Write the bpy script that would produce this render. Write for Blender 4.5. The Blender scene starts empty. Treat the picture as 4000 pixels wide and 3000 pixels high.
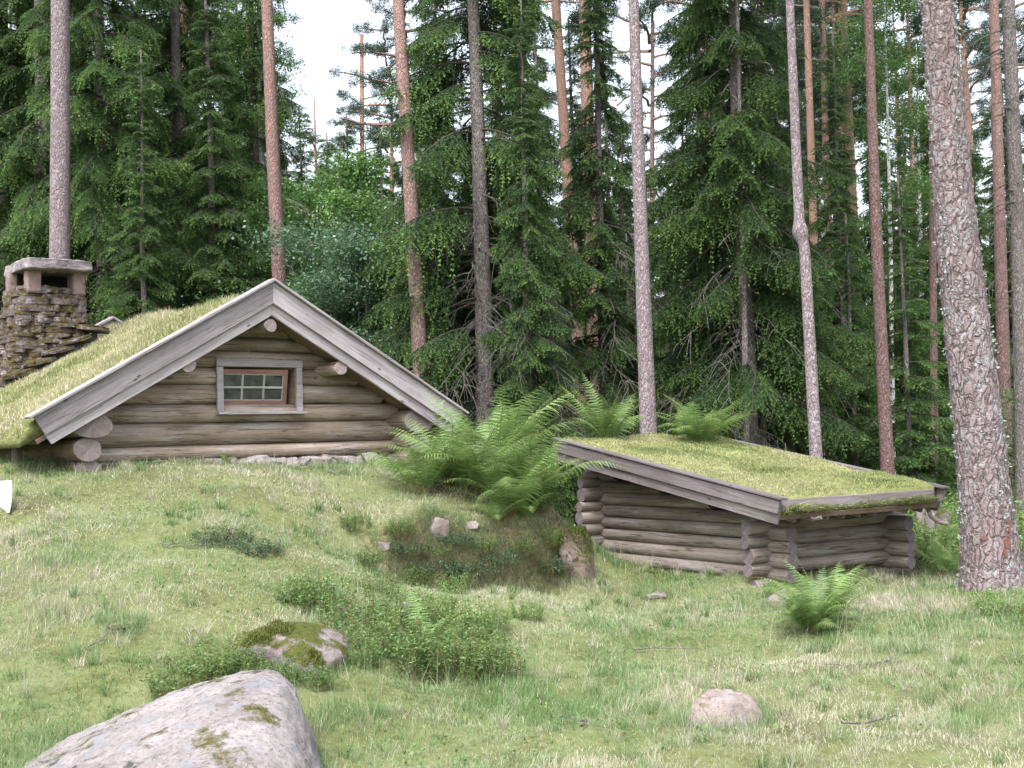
import bpy, bmesh, math, random
import numpy as np
from mathutils import Vector, Matrix
R_ = math.radians
rng = np.random.default_rng(7)
random.seed(7)
sc = bpy.context.scene
COL = sc.collection

# ------------------------------------------------------------------ camera, sky, sun, exposure
FPX, PITCH, ROLL = 4833.3, 0.04646, 0.03009          # focal length in photo pixels (4000 wide), tilt up, roll
CAM = np.array([0.0, 0.0, 1.6])
cp, sp, cr, sr = math.cos(PITCH), math.sin(PITCH), math.cos(ROLL), math.sin(ROLL)
_R0 = np.array([1, 0, 0.]); FWD = np.array([0, cp, sp]); _U0 = np.array([0, -sp, cp])
RGT = cr*_R0 - sr*_U0; UPV = sr*_R0 + cr*_U0
cam = bpy.data.cameras.new('camera'); cam_o = bpy.data.objects.new('camera', cam); COL.objects.link(cam_o)
cam.sensor_width = 36.0; cam.lens = FPX/4000*36; cam.clip_end = 600; cam.clip_start = 0.1
cam_o.matrix_world = Matrix(((RGT[0], UPV[0], -FWD[0], CAM[0]), (RGT[1], UPV[1], -FWD[1], CAM[1]),
                             (RGT[2], UPV[2], -FWD[2], CAM[2]), (0, 0, 0, 1)))
sc.camera = cam_o
SUN_EL, SUN_AZ = 58.0, 200.0                           # degrees; azimuth clockwise from +Y: behind the camera, to its left
w = bpy.data.worlds.new('World'); sc.world = w; w.use_nodes = True
nt = w.node_tree; nt.nodes.clear()
sky = nt.nodes.new('ShaderNodeTexSky'); sky.sky_type = 'NISHITA'; sky.sun_disc = False
sky.sun_elevation = R_(SUN_EL); sky.sun_rotation = R_(SUN_AZ); sky.dust_density = 4.0; sky.air_density = 1.0
hs = nt.nodes.new('ShaderNodeHueSaturation'); hs.inputs['Saturation'].default_value = 0.42
bg = nt.nodes.new('ShaderNodeBackground'); bg.inputs[1].default_value = 0.15
wo = nt.nodes.new('ShaderNodeOutputWorld')
nt.links.new(sky.outputs[0], hs.inputs['Color']); nt.links.new(hs.outputs[0], bg.inputs[0]); nt.links.new(bg.outputs[0], wo.inputs[0])
sun = bpy.data.lights.new('sun', 'SUN'); sun.energy = 1.2; sun.angle = R_(25); sun.color = (1.0, 0.97, 0.96)
sun_o = bpy.data.objects.new('sun', sun); COL.objects.link(sun_o)
_sd = Vector((math.sin(R_(SUN_AZ))*math.cos(R_(SUN_EL)), math.cos(R_(SUN_AZ))*math.cos(R_(SUN_EL)), math.sin(R_(SUN_EL))))
sun_o.rotation_euler = _sd.to_track_quat('Z', 'Y').to_euler(); sun_o.location = (0, 0, 30)
sc.view_settings.view_transform = 'Standard'; sc.view_settings.look = 'None'
sc.view_settings.gamma = 1.0; sc.view_settings.exposure = 1.92
try:
    sc.cycles.max_bounces = 8; sc.cycles.diffuse_bounces = 6; sc.cycles.glossy_bounces = 2
    sc.cycles.transmission_bounces = 4; sc.cycles.transparent_max_bounces = 6
    sc.cycles.use_denoising = True; sc.cycles.denoiser = 'OPENIMAGEDENOISE'; sc.cycles.denoising_prefilter = 'ACCURATE'; sc.cycles.sample_clamp_indirect = 4.0
except Exception:
    pass

def ray(px, py): return RGT*(px-2000)/FPX + UPV*(1500-py)/FPX + FWD
def at(px, py, D):
    d = ray(px, py); return CAM + d*(D/d[1])
def on_plane(px, py, Q, n):
    d = ray(px, py); return CAM + d*(((Q-CAM) @ n)/(d @ n))

# ------------------------------------------------------------------ noise
def _hash(ix, iy, seed):
    h = (ix.astype(np.int64)*374761393 + iy.astype(np.int64)*668265263 + seed*1442695041) & 0xffffffff
    h = ((h ^ (h >> 13))*1274126177) & 0xffffffff
    return ((h ^ (h >> 16)) & 0xffff)/65535.0
def vnoise(x, y, seed=0):
    ix = np.floor(x); iy = np.floor(y); fx = x-ix; fy = y-iy
    fx = fx*fx*(3-2*fx); fy = fy*fy*(3-2*fy)
    a = _hash(ix, iy, seed); b = _hash(ix+1, iy, seed); c = _hash(ix, iy+1, seed); d = _hash(ix+1, iy+1, seed)
    return (a*(1-fx)+b*fx)*(1-fy) + (c*(1-fx)+d*fx)*fy
def fbm(x, y, seed=0, o=4):
    r = 0; a = 1; t = 0
    for k in range(o):
        r = r+a*vnoise(x*2**k+k*17.3, y*2**k-k*9.1, seed+k); t += a; a *= .5
    return r/t
def fbm3(p, sc_, seed=0, o=4):
    return (fbm(p[:, 0]*sc_+p[:, 2]*sc_*.7, p[:, 1]*sc_-p[:, 2]*sc_*.4, seed, o)+fbm(p[:, 2]*sc_*1.1+3, p[:, 0]*sc_*.6-p[:, 1]*sc_*.8, seed+9, o))*.5
def nrm(v): return v/np.maximum(np.linalg.norm(v, axis=-1, keepdims=True), 1e-9)

# ------------------------------------------------------------------ mesh + object helpers
class MB:
    """collects numpy pieces into ONE mesh"""
    def __init__(s): s.v = []; s.f = []; s.t = []; s.n = 0
    def add(s, v, f, tint=0.5, mat=0):
        v = np.asarray(v, float).reshape(-1, 3); f = np.asarray(f, int)
        if not len(f): return
        s.v.append(v); s.f.append((f+s.n, mat))
        s.t.append(np.broadcast_to(np.asarray(tint, float), (len(v),)) if np.ndim(tint) == 0 else np.asarray(tint, float).ravel())
        s.n += len(v)
    def poly(s, v, faces, tint=0.5, mat=0):
        by = {}
        for f in faces: by.setdefault(len(f), []).append(f)
        v = np.asarray(v, float).reshape(-1, 3); first = True
        base = s.n
        s.v.append(v); s.t.append(np.full(len(v), float(tint))); s.n += len(v)
        for k, fs in by.items(): s.f.append((np.asarray(fs, int)+base, mat))
    def mesh(s, name, mats, smooth=False):
        me = bpy.data.meshes.new(name)
        v = np.concatenate(s.v).astype(np.float32)
        li = np.concatenate([f.ravel() for f, m in s.f]).astype(np.int32)
        tot = np.concatenate([np.full(len(f), f.shape[1]) for f, m in s.f]).astype(np.int32)
        mi = np.concatenate([np.full(len(f), m) for f, m in s.f]).astype(np.int32)
        me.vertices.add(len(v)); me.vertices.foreach_set('co', v.ravel())
        me.loops.add(len(li)); me.loops.foreach_set('vertex_index', li)
        me.polygons.add(len(tot))
        me.polygons.foreach_set('loop_start', (np.cumsum(tot)-tot).astype(np.int32))
        me.polygons.foreach_set('material_index', mi)
        me.polygons.foreach_set('use_smooth', np.full(len(tot), smooth))
        a = me.attributes.new('tint', 'FLOAT', 'POINT'); a.data.foreach_set('value', np.concatenate(s.t).astype(np.float32))
        for m in (mats if isinstance(mats, (list, tuple)) else [mats]): me.materials.append(m)
        me.update(calc_edges=True); me.validate()
        return me
WM = {}
def link(name, me, parent=None, M=None):
    o = bpy.data.objects.new(name, me); COL.objects.link(o)
    M = M or Matrix.Identity(4); o.matrix_basis = M; WM[o.name] = M
    if parent is not None:
        o.parent = parent; o.matrix_parent_inverse = WM[parent.name].inverted()
    return o
def tag(o, label=None, cat=None, group=None, kind=None):
    if label: o['label'] = label
    if cat: o['category'] = cat
    if group: o['group'] = group
    if kind: o['kind'] = kind
    return o
def empty(name, loc, label, cat, group=None, rz=0.0, scale=1.0):
    o = bpy.data.objects.new(name, None); COL.objects.link(o); o.empty_display_size = .2
    M = Matrix.Translation(Vector(loc)) @ Matrix.Rotation(rz, 4, 'Z') @ Matrix.Scale(scale, 4)
    o.matrix_basis = M; WM[o.name] = M
    return tag(o, label, cat, group)
def child(name, me, parent):
    """a part whose mesh is written in its thing's own frame"""
    o = bpy.data.objects.new(name, me); COL.objects.link(o); o.parent = parent
    WM[o.name] = WM[parent.name]
    return o
def copy_thing(src, loc, rz, scale, label, group=None, cat=None):
    r = src.copy(); COL.objects.link(r)
    M = Matrix.Translation(Vector(loc)) @ Matrix.Rotation(rz, 4, 'Z') @ (Matrix.Diagonal((*scale, 1)) if hasattr(scale, '__len__') else Matrix.Scale(scale, 4))
    r.matrix_basis = M; WM[r.name] = M; r['label'] = label
    if group: r['group'] = group
    if cat: r['category'] = cat
    for ch in src.children:
        c = ch.copy(); COL.objects.link(c); c.parent = r
        for g in ch.children:
            d = g.copy(); COL.objects.link(d); d.parent = c
    return r
def axes_matrix(o, ex, ey):
    ex = Vector(ex).normalized(); ey = Vector(ey); ez = ex.cross(ey).normalized(); ey = ez.cross(ex)
    return Matrix(((ex.x, ey.x, ez.x, o[0]), (ex.y, ey.y, ez.y, o[1]), (ex.z, ey.z, ez.z, o[2]), (0, 0, 0, 1)))

def strips(C, Wd, side, up=None):
    """C (B,S,3) centre lines, Wd (B,S) half widths, side (B,3) or (B,S,3) -> verts, quads"""
    B, S, _ = C.shape
    if side.ndim == 2: side = side[:, None, :]
    V = np.stack([C-side*Wd[..., None], C+side*Wd[..., None]], axis=2).reshape(-1, 3)
    b = (np.arange(B)*S*2)[:, None]; s = (np.arange(S-1)*2)[None]
    i = b+s
    F = np.stack([i, i+1, i+3, i+2], -1).reshape(-1, 4)
    return V, F
def tube(pts, rad, n=8, cap=True, jitter=0., seed=0):
    pts = np.asarray(pts, float); rad = np.asarray(rad, float); S = len(pts)
    T = nrm(np.gradient(pts, axis=0))
    ref = np.array([1., 0, 0]) if abs(T[0] @ np.array([1., 0, 0])) < .8 else np.array([0, 1., 0])
    a = nrm(np.cross(T, ref)); b = np.cross(T, a)
    th = np.arange(n)*2*math.pi/n
    rr = rad[:, None]*np.ones((S, n))
    if jitter:
        g = np.random.default_rng(seed)
        rr = rr*(1+jitter*(g.random((S, n))-.5))
    V = pts[:, None, :]+rr[..., None]*(np.cos(th)[None, :, None]*a[:, None, :]+np.sin(th)[None, :, None]*b[:, None, :])
    i = (np.arange(S-1)*n)[:, None]; j = np.arange(n)[None]; j2 = (j+1) % n
    F = np.stack([i+j, i+n+j, i+n+j2, i+j2], -1).reshape(-1, 4)
    return V.reshape(-1, 3), F

# ------------------------------------------------------------------ materials
def newmat(name):
    m = bpy.data.materials.new(name); m.use_nodes = True; n = m.node_tree.nodes; n.clear()
    out = n.new('ShaderNodeOutputMaterial'); return m, n, m.node_tree.links, out
def ramp(n, stops, interp='LINEAR'):
    r = n.new('ShaderNodeValToRGB'); r.color_ramp.interpolation = interp
    e = r.color_ramp.elements
    while len(e) > 1: e.remove(e[-1])
    e[0].position = stops[0][0]; e[0].color = (*stops[0][1], 1)
    for p, c in stops[1:]:
        q = e.new(p); q.color = (*c, 1)
    return r
def noise(n, l, vec, scale, detail=6, rough=.6, dist=0.):
    t = n.new('ShaderNodeTexNoise'); t.inputs['Scale'].default_value = scale; t.inputs['Detail'].default_value = detail
    t.inputs['Roughness'].default_value = rough; t.inputs['Distortion'].default_value = dist
    l.new(vec, t.inputs['Vector']); return t.outputs['Fac']
def mapping(n, l, vec, scale=(1, 1, 1), loc=(0, 0, 0)):
    m = n.new('ShaderNodeMapping'); m.inputs['Scale'].default_value = scale; m.inputs['Location'].default_value = loc
    l.new(vec, m.inputs['Vector']); return m.outputs[0]
def mixc(n, l, fac, a, b, mode='MIX'):
    m = n.new('ShaderNodeMix'); m.data_type = 'RGBA'; m.blend_type = mode
    for s, v in ((m.inputs[0], fac), (m.inputs[6], a), (m.inputs[7], b)):
        if hasattr(v, 'links') or hasattr(v, 'is_linked'): l.new(v, s)
        elif isinstance(v, (int, float)): s.default_value = v
        else: s.default_value = (*v, 1)
    return m.outputs[2]
def math_(n, l, op, a, b=None, clamp=False):
    m = n.new('ShaderNodeMath'); m.operation = op; m.use_clamp = clamp
    for k, v in enumerate((a, b)):
        if v is None: continue
        if isinstance(v, (int, float)): m.inputs[k].default_value = v
        else: l.new(v, m.inputs[k])
    return m.outputs[0]
def step(n, l, v, a, b):
    m = n.new('ShaderNodeMapRange'); m.inputs[1].default_value = a; m.inputs[2].default_value = b
    l.new(v, m.inputs[0]); return m.outputs[0]
def principled(n, l, out, color, rough=.85, bump=None, bdist=.01, bstr=.6, spec=.25):
    p = n.new('ShaderNodeBsdfPrincipled')
    if isinstance(color, tuple): p.inputs['Base Color'].default_value = (*color, 1)
    else: l.new(color, p.inputs['Base Color'])
    if isinstance(rough, (int, float)): p.inputs['Roughness'].default_value = rough
    else: l.new(rough, p.inputs['Roughness'])
    p.inputs['Specular IOR Level'].default_value = spec
    if bump is not None:
        b = n.new('ShaderNodeBump'); b.inputs['Strength'].default_value = bstr; b.inputs['Distance'].default_value = bdist
        l.new(bump, b.inputs['Height']); l.new(b.outputs[0], p.inputs['Normal'])
    l.new(p.outputs[0], out.inputs[0]); return p
def objcoord(n): return n.new('ShaderNodeTexCoord').outputs['Object']
def worldpos(n): return n.new('ShaderNodeNewGeometry').outputs['Position']
def randobj(n): return n.new('ShaderNodeObjectInfo').outputs['Random']

def leaf_mat(name, stops, trans=.35, var=.25, gloss=.02):
    m, n, l, out = newmat(name)
    at_ = n.new('ShaderNodeAttribute'); at_.attribute_name = 'tint'
    r = ramp(n, stops); l.new(at_.outputs['Fac'], r.inputs[0])
    ro = randobj(n)
    hv = n.new('ShaderNodeHueSaturation'); l.new(r.outputs[0], hv.inputs['Color'])
    l.new(step_lin(n, l, ro, 1-var, 1+var), hv.inputs['Value'])
    d = n.new('ShaderNodeBsdfDiffuse'); t = n.new('ShaderNodeBsdfTranslucent'); g = n.new('ShaderNodeBsdfGlossy')
    g.inputs['Roughness'].default_value = .45; g.inputs['Color'].default_value = (.8, .85, .9, 1)
    l.new(hv.outputs[0], d.inputs[0]); l.new(hv.outputs[0], t.inputs[0])
    mx = n.new('ShaderNodeMixShader'); mx.inputs[0].default_value = trans
    l.new(d.outputs[0], mx.inputs[1]); l.new(t.outputs[0], mx.inputs[2])
    m2 = n.new('ShaderNodeMixShader'); m2.inputs[0].default_value = gloss
    l.new(mx.outputs[0], m2.inputs[1]); l.new(g.outputs[0], m2.inputs[2])
    l.new(m2.outputs[0], out.inputs[0]); return m
def step_lin(n, l, v, a, b):
    m = n.new('ShaderNodeMapRange'); m.inputs[3].default_value = a; m.inputs[4].default_value = b
    l.new(v, m.inputs[0]); return m.outputs[0]

def wood_mat(name, c_dark, c_mid, c_light, patch=None, gscale=1.0, crack=1.0):
    """weathered timber, grain along the object's X axis"""
    m, n, l, out = newmat(name)
    oc = objcoord(n); ro = randobj(n)
    off = n.new('ShaderNodeVectorMath'); off.operation = 'ADD'; l.new(oc, off.inputs[0])
    cmb = n.new('ShaderNodeCombineXYZ'); l.new(math_(n, l, 'MULTIPLY', ro, 37.), cmb.inputs[0]); l.new(math_(n, l, 'MULTIPLY', ro, 11.), cmb.inputs[2])
    l.new(cmb.outputs[0], off.inputs[1]); v = off.outputs[0]
    grain = noise(n, l, mapping(n, l, v, (2.2*gscale, 60*gscale, 60*gscale)), 1.0, 6, .65, .3)
    big = noise(n, l, mapping(n, l, v, (1.6, 4.5, 4.5)), 1.0, 5, .65)
    r = ramp(n, [(.28, c_dark), (.5, c_mid), (.72, c_light)])
    l.new(math_(n, l, 'ADD', math_(n, l, 'MULTIPLY', grain, .45), math_(n, l, 'MULTIPLY', big, .55)), r.inputs[0])
    col = r.outputs[0]
    if patch:
        pf = step(n, l, noise(n, l, mapping(n, l, v, (1.3, 7, 7), (5, 3, 1)), 1.0, 5, .7), .52, .68)
        col = mixc(n, l, math_(n, l, 'MULTIPLY', pf, .75), col, patch)
    crk = noise(n, l, mapping(n, l, v, (.45, 15, 15), (2, 8, 4)), 1.0, 3, .5)
    cf = step(n, l, math_(n, l, 'ABSOLUTE', math_(n, l, 'SUBTRACT', crk, .5)), .016, .004)
    col = mixc(n, l, math_(n, l, 'MULTIPLY', cf, .65*crack), col, tuple(x*.25 for x in c_dark))
    kn = n.new('ShaderNodeTexVoronoi'); kn.inputs['Scale'].default_value = 1.0; l.new(mapping(n, l, v, (2.4, 5, 5), (1, 2, 7)), kn.inputs['Vector'])
    kf = step(n, l, kn.outputs['Distance'], .085, .045)
    col = mixc(n, l, math_(n, l, 'MULTIPLY', kf, .8), col, tuple(x*.4 for x in c_dark))
    vv = n.new('ShaderNodeHueSaturation'); l.new(col, vv.inputs['Color']); l.new(step_lin(n, l, ro, .74, 1.2), vv.inputs['Value'])
    hgt = math_(n, l, 'SUBTRACT', math_(n, l, 'ADD', grain, math_(n, l, 'MULTIPLY', big, .5)), math_(n, l, 'MULTIPLY', cf, .8))
    principled(n, l, out, vv.outputs[0], .85, hgt, .008, .6); return m
def logend_mat(name, c1, c2):
    m, n, l, out = newmat(name); oc = objcoord(n); ro = randobj(n)
    sx = n.new('ShaderNodeSeparateXYZ'); l.new(oc, sx.inputs[0])
    r2 = math_(n, l, 'SQRT', math_(n, l, 'ADD', math_(n, l, 'POWER', sx.outputs[1], 2.), math_(n, l, 'POWER', sx.outputs[2], 2.)))
    nz = noise(n, l, oc, 9, 5, .7)
    ring = math_(n, l, 'SINE', math_(n, l, 'ADD', math_(n, l, 'MULTIPLY', r2, 420.), math_(n, l, 'MULTIPLY', nz, 8.)))
    f = math_(n, l, 'ADD', math_(n, l, 'MULTIPLY', ring, .12), math_(n, l, 'ADD', math_(n, l, 'MULTIPLY', noise(n, l, oc, 22, 5, .7), .5), math_(n, l, 'MULTIPLY', nz, .4)))
    r = ramp(n, [(.25, c1), (.7, c2)]); l.new(f, r.inputs[0])
    hv = n.new('ShaderNodeHueSaturation'); l.new(r.outputs[0], hv.inputs['Color']); l.new(step_lin(n, l, ro, .75, 1.15), hv.inputs['Value'])
    principled(n, l, out, hv.outputs[0], .9, f, .01, .6); return m
def bark_mat(name, base, plate, fissure, orange=None, ohz=(9, 14), lichen=None, lamt=.55, vs=15.):
    """scaly bark; with orange: turns to thin orange bark above the given world heights"""
    m, n, l, out = newmat(name); oc = objcoord(n); ro = randobj(n)
    nz = noise(n, l, oc, 6, 5, .6)
    wv = n.new('ShaderNodeVectorMath'); wv.operation = 'ADD'; l.new(mapping(n, l, oc, (1, 1, .34)), wv.inputs[0])
    c3 = n.new('ShaderNodeCombineXYZ'); l.new(math_(n, l, 'MULTIPLY', nz, .22), c3.inputs[0]); l.new(math_(n, l, 'MULTIPLY', nz, .1), c3.inputs[2]); l.new(c3.outputs[0], wv.inputs[1])
    vo = n.new('ShaderNodeTexVoronoi'); vo.feature = 'DISTANCE_TO_EDGE'; vo.inputs['Scale'].default_value = vs*2.2; l.new(wv.outputs[0], vo.inputs['Vector'])
    vc = n.new('ShaderNodeTexVoronoi'); vc.inputs['Scale'].default_value = vs*2.2; l.new(wv.outputs[0], vc.inputs['Vector'])
    sep = n.new('ShaderNodeSeparateColor'); l.new(vc.outputs['Color'], sep.inputs[0])
    fine = noise(n, l, mapping(n, l, oc, (1, 1, .5)), 45, 5, .7)
    col = mixc(n, l, sep.outputs[0], base, plate)
    col = mixc(n, l, step(n, l, fine, .35, .75), col, tuple(min(1, x*1.5) for x in plate))
    edge = step(n, l, vo.outputs['Distance'], .10, .0)
    col = mixc(n, l, math_(n, l, 'MULTIPLY', math_(n, l, 'MULTIPLY', edge, step(n, l, nz, .3, .62)), .62), col, fissure)
    if orange:
        sx = n.new('ShaderNodeSeparateXYZ'); l.new(worldpos(n), sx.inputs[0])
        hz = step(n, l, math_(n, l, 'ADD', sx.outputs[2], math_(n, l, 'MULTIPLY', noise(n, l, oc, 1.3, 5, .7), 5.)), ohz[0]+2.5, ohz[1]+2.5)
        oc2 = mixc(n, l, step(n, l, noise(n, l, oc, 14, 5, .7), .35, .7), orange, tuple(x*1.35 for x in orange))
        col = mixc(n, l, hz, col, oc2)
    if lichen:
        lf = step(n, l, noise(n, l, oc, 16, 6, .7), lamt, lamt+.08)
        lf2 = math_(n, l, 'MULTIPLY', lf, step(n, l, noise(n, l, oc, 2.2, 3, .5), .35, .6))
        col = mixc(n, l, math_(n, l, 'MULTIPLY', lf2, .85), col, lichen)
    hv = n.new('ShaderNodeHueSaturation'); l.new(col, hv.inputs['Color']); l.new(step_lin(n, l, ro, .85, 1.15), hv.inputs['Value'])
    h = math_(n, l, 'ADD', math_(n, l, 'MINIMUM', math_(n, l, 'MULTIPLY', vo.outputs['Distance'], 4.), .8), math_(n, l, 'MULTIPLY', fine, .5))
    principled(n, l, out, hv.outputs[0], .9, h, .03, .9, .15); return m
def rock_mat(name, c1, c2, spot, moss=None, mossamt=.5, lich=None, scale=1.0):
    m, n, l, out = newmat(name); oc = worldpos(n)
    a = noise(n, l, oc, 2.6*scale, 8, .68); b = noise(n, l, oc, 30*scale, 6, .75)
    r = ramp(n, [(.38, c1), (.60, c2)]); l.new(math_(n, l, 'ADD', math_(n, l, 'MULTIPLY', a, .6), math_(n, l, 'MULTIPLY', b, .4)), r.inputs[0])
    col = r.outputs[0]
    col = mixc(n, l, math_(n, l, 'MULTIPLY', step(n, l, noise(n, l, oc, 48*scale, 4, .7), .54, .62), .75), col, spot)
    col = mixc(n, l, math_(n, l, 'MULTIPLY', step(n, l, noise(n, l, mapping(n, l, oc, (1, 1, 1), (3, 1, 4)), 5*scale, 7, .7), .58, .62), .8), col, tuple(x*.35 for x in spot))
    if lich:
        col = mixc(n, l, math_(n, l, 'MULTIPLY', step(n, l, noise(n, l, mapping(n, l, oc, (1, 1, 1), (7, 2, 9)), 7*scale, 6, .7), .54, .60), .7), col, lich)
    h = math_(n, l, 'ADD', a, math_(n, l, 'MULTIPLY', b, .35))
    if moss:
        nr = n.new('ShaderNodeNewGeometry'); sx = n.new('ShaderNodeSeparateXYZ'); l.new(nr.outputs['Normal'], sx.inputs[0])
        mf = step(n, l, math_(n, l, 'ADD', math_(n, l, 'MULTIPLY', sx.outputs[2], .25), noise(n, l, mapping(n, l, oc, (1, 1, 1), (1, 5, 2)), 4*scale, 6, .65)), 1.05-mossamt, 1.13-mossamt)
        mc = ramp(n, [(.3, tuple(x*.45 for x in moss)), (.5, moss), (.75, (moss[0]*1.5, moss[1]*1.05, moss[2]))]); l.new(noise(n, l, oc, 25, 5, .7), mc.inputs[0])
        col = mixc(n, l, mf, col, mc.outputs[0])
        h = math_(n, l, 'ADD', h, math_(n, l, 'MULTIPLY', mf, math_(n, l, 'MULTIPLY', noise(n, l, oc, 90, 3, .6), 1.2)))
    principled(n, l, out, col, .9, h, .03, .7, .15); return m

M_ = {}
M_['log_cabin'] = wood_mat('weathered log', (.115, .078, .052), (.26, .205, .16), (.39, .34, .305), patch=(.43, .40, .40))
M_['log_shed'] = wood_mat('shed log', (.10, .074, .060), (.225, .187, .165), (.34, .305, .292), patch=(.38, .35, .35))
M_['board'] = wood_mat('weathered board', (.15, .125, .128), (.285, .255, .268), (.385, .36, .385), gscale=1.2, crack=.6)
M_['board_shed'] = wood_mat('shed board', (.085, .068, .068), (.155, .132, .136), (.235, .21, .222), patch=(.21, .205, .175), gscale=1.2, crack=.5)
M_['board_brown'] = wood_mat('brown board', (.09, .06, .045), (.17, .12, .09), (.26, .19, .15), crack=.5)
M_['sash'] = wood_mat('red brown sash', (.12, .06, .045), (.21, .115, .09), (.29, .17, .135), crack=.3)
M_['muntin'] = wood_mat('pale putty', (.25, .24, .22), (.38, .37, .34), (.48, .47, .44), crack=.2)
M_['end_cabin'] = logend_mat('log end', (.15, .11, .105), (.34, .295, .295))
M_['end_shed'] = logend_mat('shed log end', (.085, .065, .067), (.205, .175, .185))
M_['pine_grey'] = bark_mat('grey pine bark', (.145, .108, .11), (.25, .205, .22), (.08, .055, .055), orange=(.32, .18, .13), ohz=(10.0, 13.0), lichen=(.42, .42, .44), lamt=.54)
M_['pine_red'] = bark_mat('red pine bark', (.15, .088, .08), (.235, .155, .15), (.075, .045, .042), orange=(.27, .175, .155), ohz=(5.0, 9.0), lichen=(.34, .32, .33), lamt=.60)
M_['pine_orange'] = bark_mat('orange pine bark', (.20, .13, .105), (.31, .22, .18), (.10, .06, .05), orange=(.31, .20, .155), ohz=(3.0, 7.0))
M_['pine_big'] = bark_mat('flaky pine bark', (.095, .068, .068), (.175, .138, .142), (.055, .039, .038), lichen=(.255, .262, .27), lamt=.49, vs=8.)
M_['spruce_bark'] = bark_mat('spruce bark', (.11, .095, .09), (.19, .17, .165), (.05, .04, .038), lichen=(.30, .31, .29), lamt=.56, vs=14.)
M_['birch_bark'] = bark_mat('pale birch bark', (.38, .37, .36), (.50, .49, .48), (.10, .09, .085), vs=4.)
M_['twig'] = bark_mat('dead twig', (.10, .085, .078), (.18, .168, .16), (.06, .05, .045), lichen=(.27, .285, .26), lamt=.54, vs=30)
M_['bough'] = bark_mat('dark bough', (.055, .043, .036), (.10, .085, .075), (.03, .025, .02), lichen=(.17, .18, .16), lamt=.6, vs=30)
M_['needle'] = leaf_mat('spruce needles', [(0, (.040, .066, .038)), (.4, (.068, .116, .050)), (.7, (.115, .188, .062)), (1, (.18, .285, .085))], .45, .2, .0)
M_['needle_grey'] = leaf_mat('hanging spruce needles', [(0, (.030, .042, .028)), (.5, (.058, .078, .045)), (1, (.11, .15, .06))], .25)
M_['needle_pine'] = leaf_mat('pine needles', [(0, (.030, .055, .042)), (.5, (.052, .088, .062)), (1, (.085, .125, .080))], .4, .2, .0)
M_['leaf_green'] = leaf_mat('bright broad leaves', [(0, (.055, .12, .034)), (.5, (.115, .215, .060)), (1, (.19, .31, .10))], .45)
M_['leaf_blue'] = leaf_mat('blue green leaves', [(0, (.048, .092, .052)), (.5, (.088, .155, .085)), (1, (.16, .235, .14))], .35)
M_['fern'] = leaf_mat('fern', [(0, (.055, .105, .026)), (.4, (.115, .200, .055)), (.75, (.19, .285, .098)), (1, (.30, .38, .20))], .4, .28)
M_['fern_stalk'] = leaf_mat('fern stalk', [(0, (.10, .085, .03)), (1, (.20, .17, .06))], .1)
M_['bilberry'] = leaf_mat('bilberry leaves', [(0, (.052, .105, .034)), (.5, (.110, .195, .056)), (.85, (.19, .29, .11)), (1, (.24, .10, .07))], .35, .2)
M_['lingon'] = leaf_mat('lingonberry leaves', [(0, (.018, .048, .028)), (.6, (.038, .082, .045)), (1, (.12, .17, .12))], .15, .2)
M_['grass'] = leaf_mat('grass', [(0, (.070, .125, .030)), (.25, (.120, .205, .070)), (.48, (.195, .262, .128)), (.62, (.27, .285, .175)), (.8, (.34, .32, .235)), (1, (.42, .39, .31))], .35)
M_['roof_grass'] = leaf_mat('roof grass', [(0, (.080, .120, .034)), (.35, (.165, .205, .075)), (.6, (.26, .275, .125)), (.8, (.36, .345, .20)), (1, (.46, .42, .29))], .35)
M_['moss_fuzz'] = leaf_mat('moss', [(0, (.028, .038, .008)), (.5, (.070, .082, .016)), (1, (.135, .14, .03))], .2)
M_['rock'] = rock_mat('pale granite', (.12, .104, .103), (.255, .235, .232), (.085, .075, .075), moss=(.075, .075, .022), mossamt=.25, lich=(.16, .165, .18))
M_['rock_pink'] = rock_mat('pink granite', (.13, .102, .096), (.27, .225, .21), (.10, .08, .076), moss=(.09, .09, .02), mossamt=.30, lich=(.22, .21, .215))
M_['rock_mossy'] = rock_mat('mossy granite', (.11, .088, .088), (.23, .195, .195), (.10, .08, .075), moss=(.066, .078, .018), mossamt=.42, lich=(.21, .20, .21))
M_['rock_white'] = rock_mat('whitewashed stone', (.21, .175, .17), (.38, .345, .34), (.20, .165, .16))
M_['chimney'] = rock_mat('chimney slate', (.05, .038, .034), (.17, .138, .138), (.07, .055, .05), moss=(.075, .06, .014), mossamt=.52, lich=(.27, .24, .25), scale=1.6)
M_['chimney_pink'] = rock_mat('pink pillar stone', (.13, .09, .086), (.235, .175, .17), (.2, .15, .14), scale=1.5)
M_['stump'] = rock_mat('mossy old wood', (.06, .045, .036), (.17, .135, .115), (.08, .06, .05), moss=(.085, .09, .026), mossamt=.50)
M_['slab'] = rock_mat('cap slab', (.10, .085, .09), (.28, .255, .272), (.15, .13, .138), scale=1.5)
m, n, l, out = newmat('soot'); principled(n, l, out, (.012, .011, .011), .95); M_['soot'] = m  # near-black standing in for shade between the chimney pillars; also colours the core
m, n, l, out = newmat('lead flashing'); principled(n, l, out, mixc(n, l, noise(n, l, objcoord(n), 4), (.03, .032, .036), (.075, .075, .085)), .55); M_['flashing'] = m
m, n, l, out = newmat('white cloth'); principled(n, l, out, mixc(n, l, noise(n, l, objcoord(n), 9), (.55, .57, .64), (.66, .67, .71)), .6); M_['cloth'] = m
m, n, l, out = newmat('rusty iron'); principled(n, l, out, mixc(n, l, noise(n, l, objcoord(n), 20), (.05, .035, .03), (.14, .08, .05)), .7); M_['iron'] = m
m, n, l, out = newmat('window glass')
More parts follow.
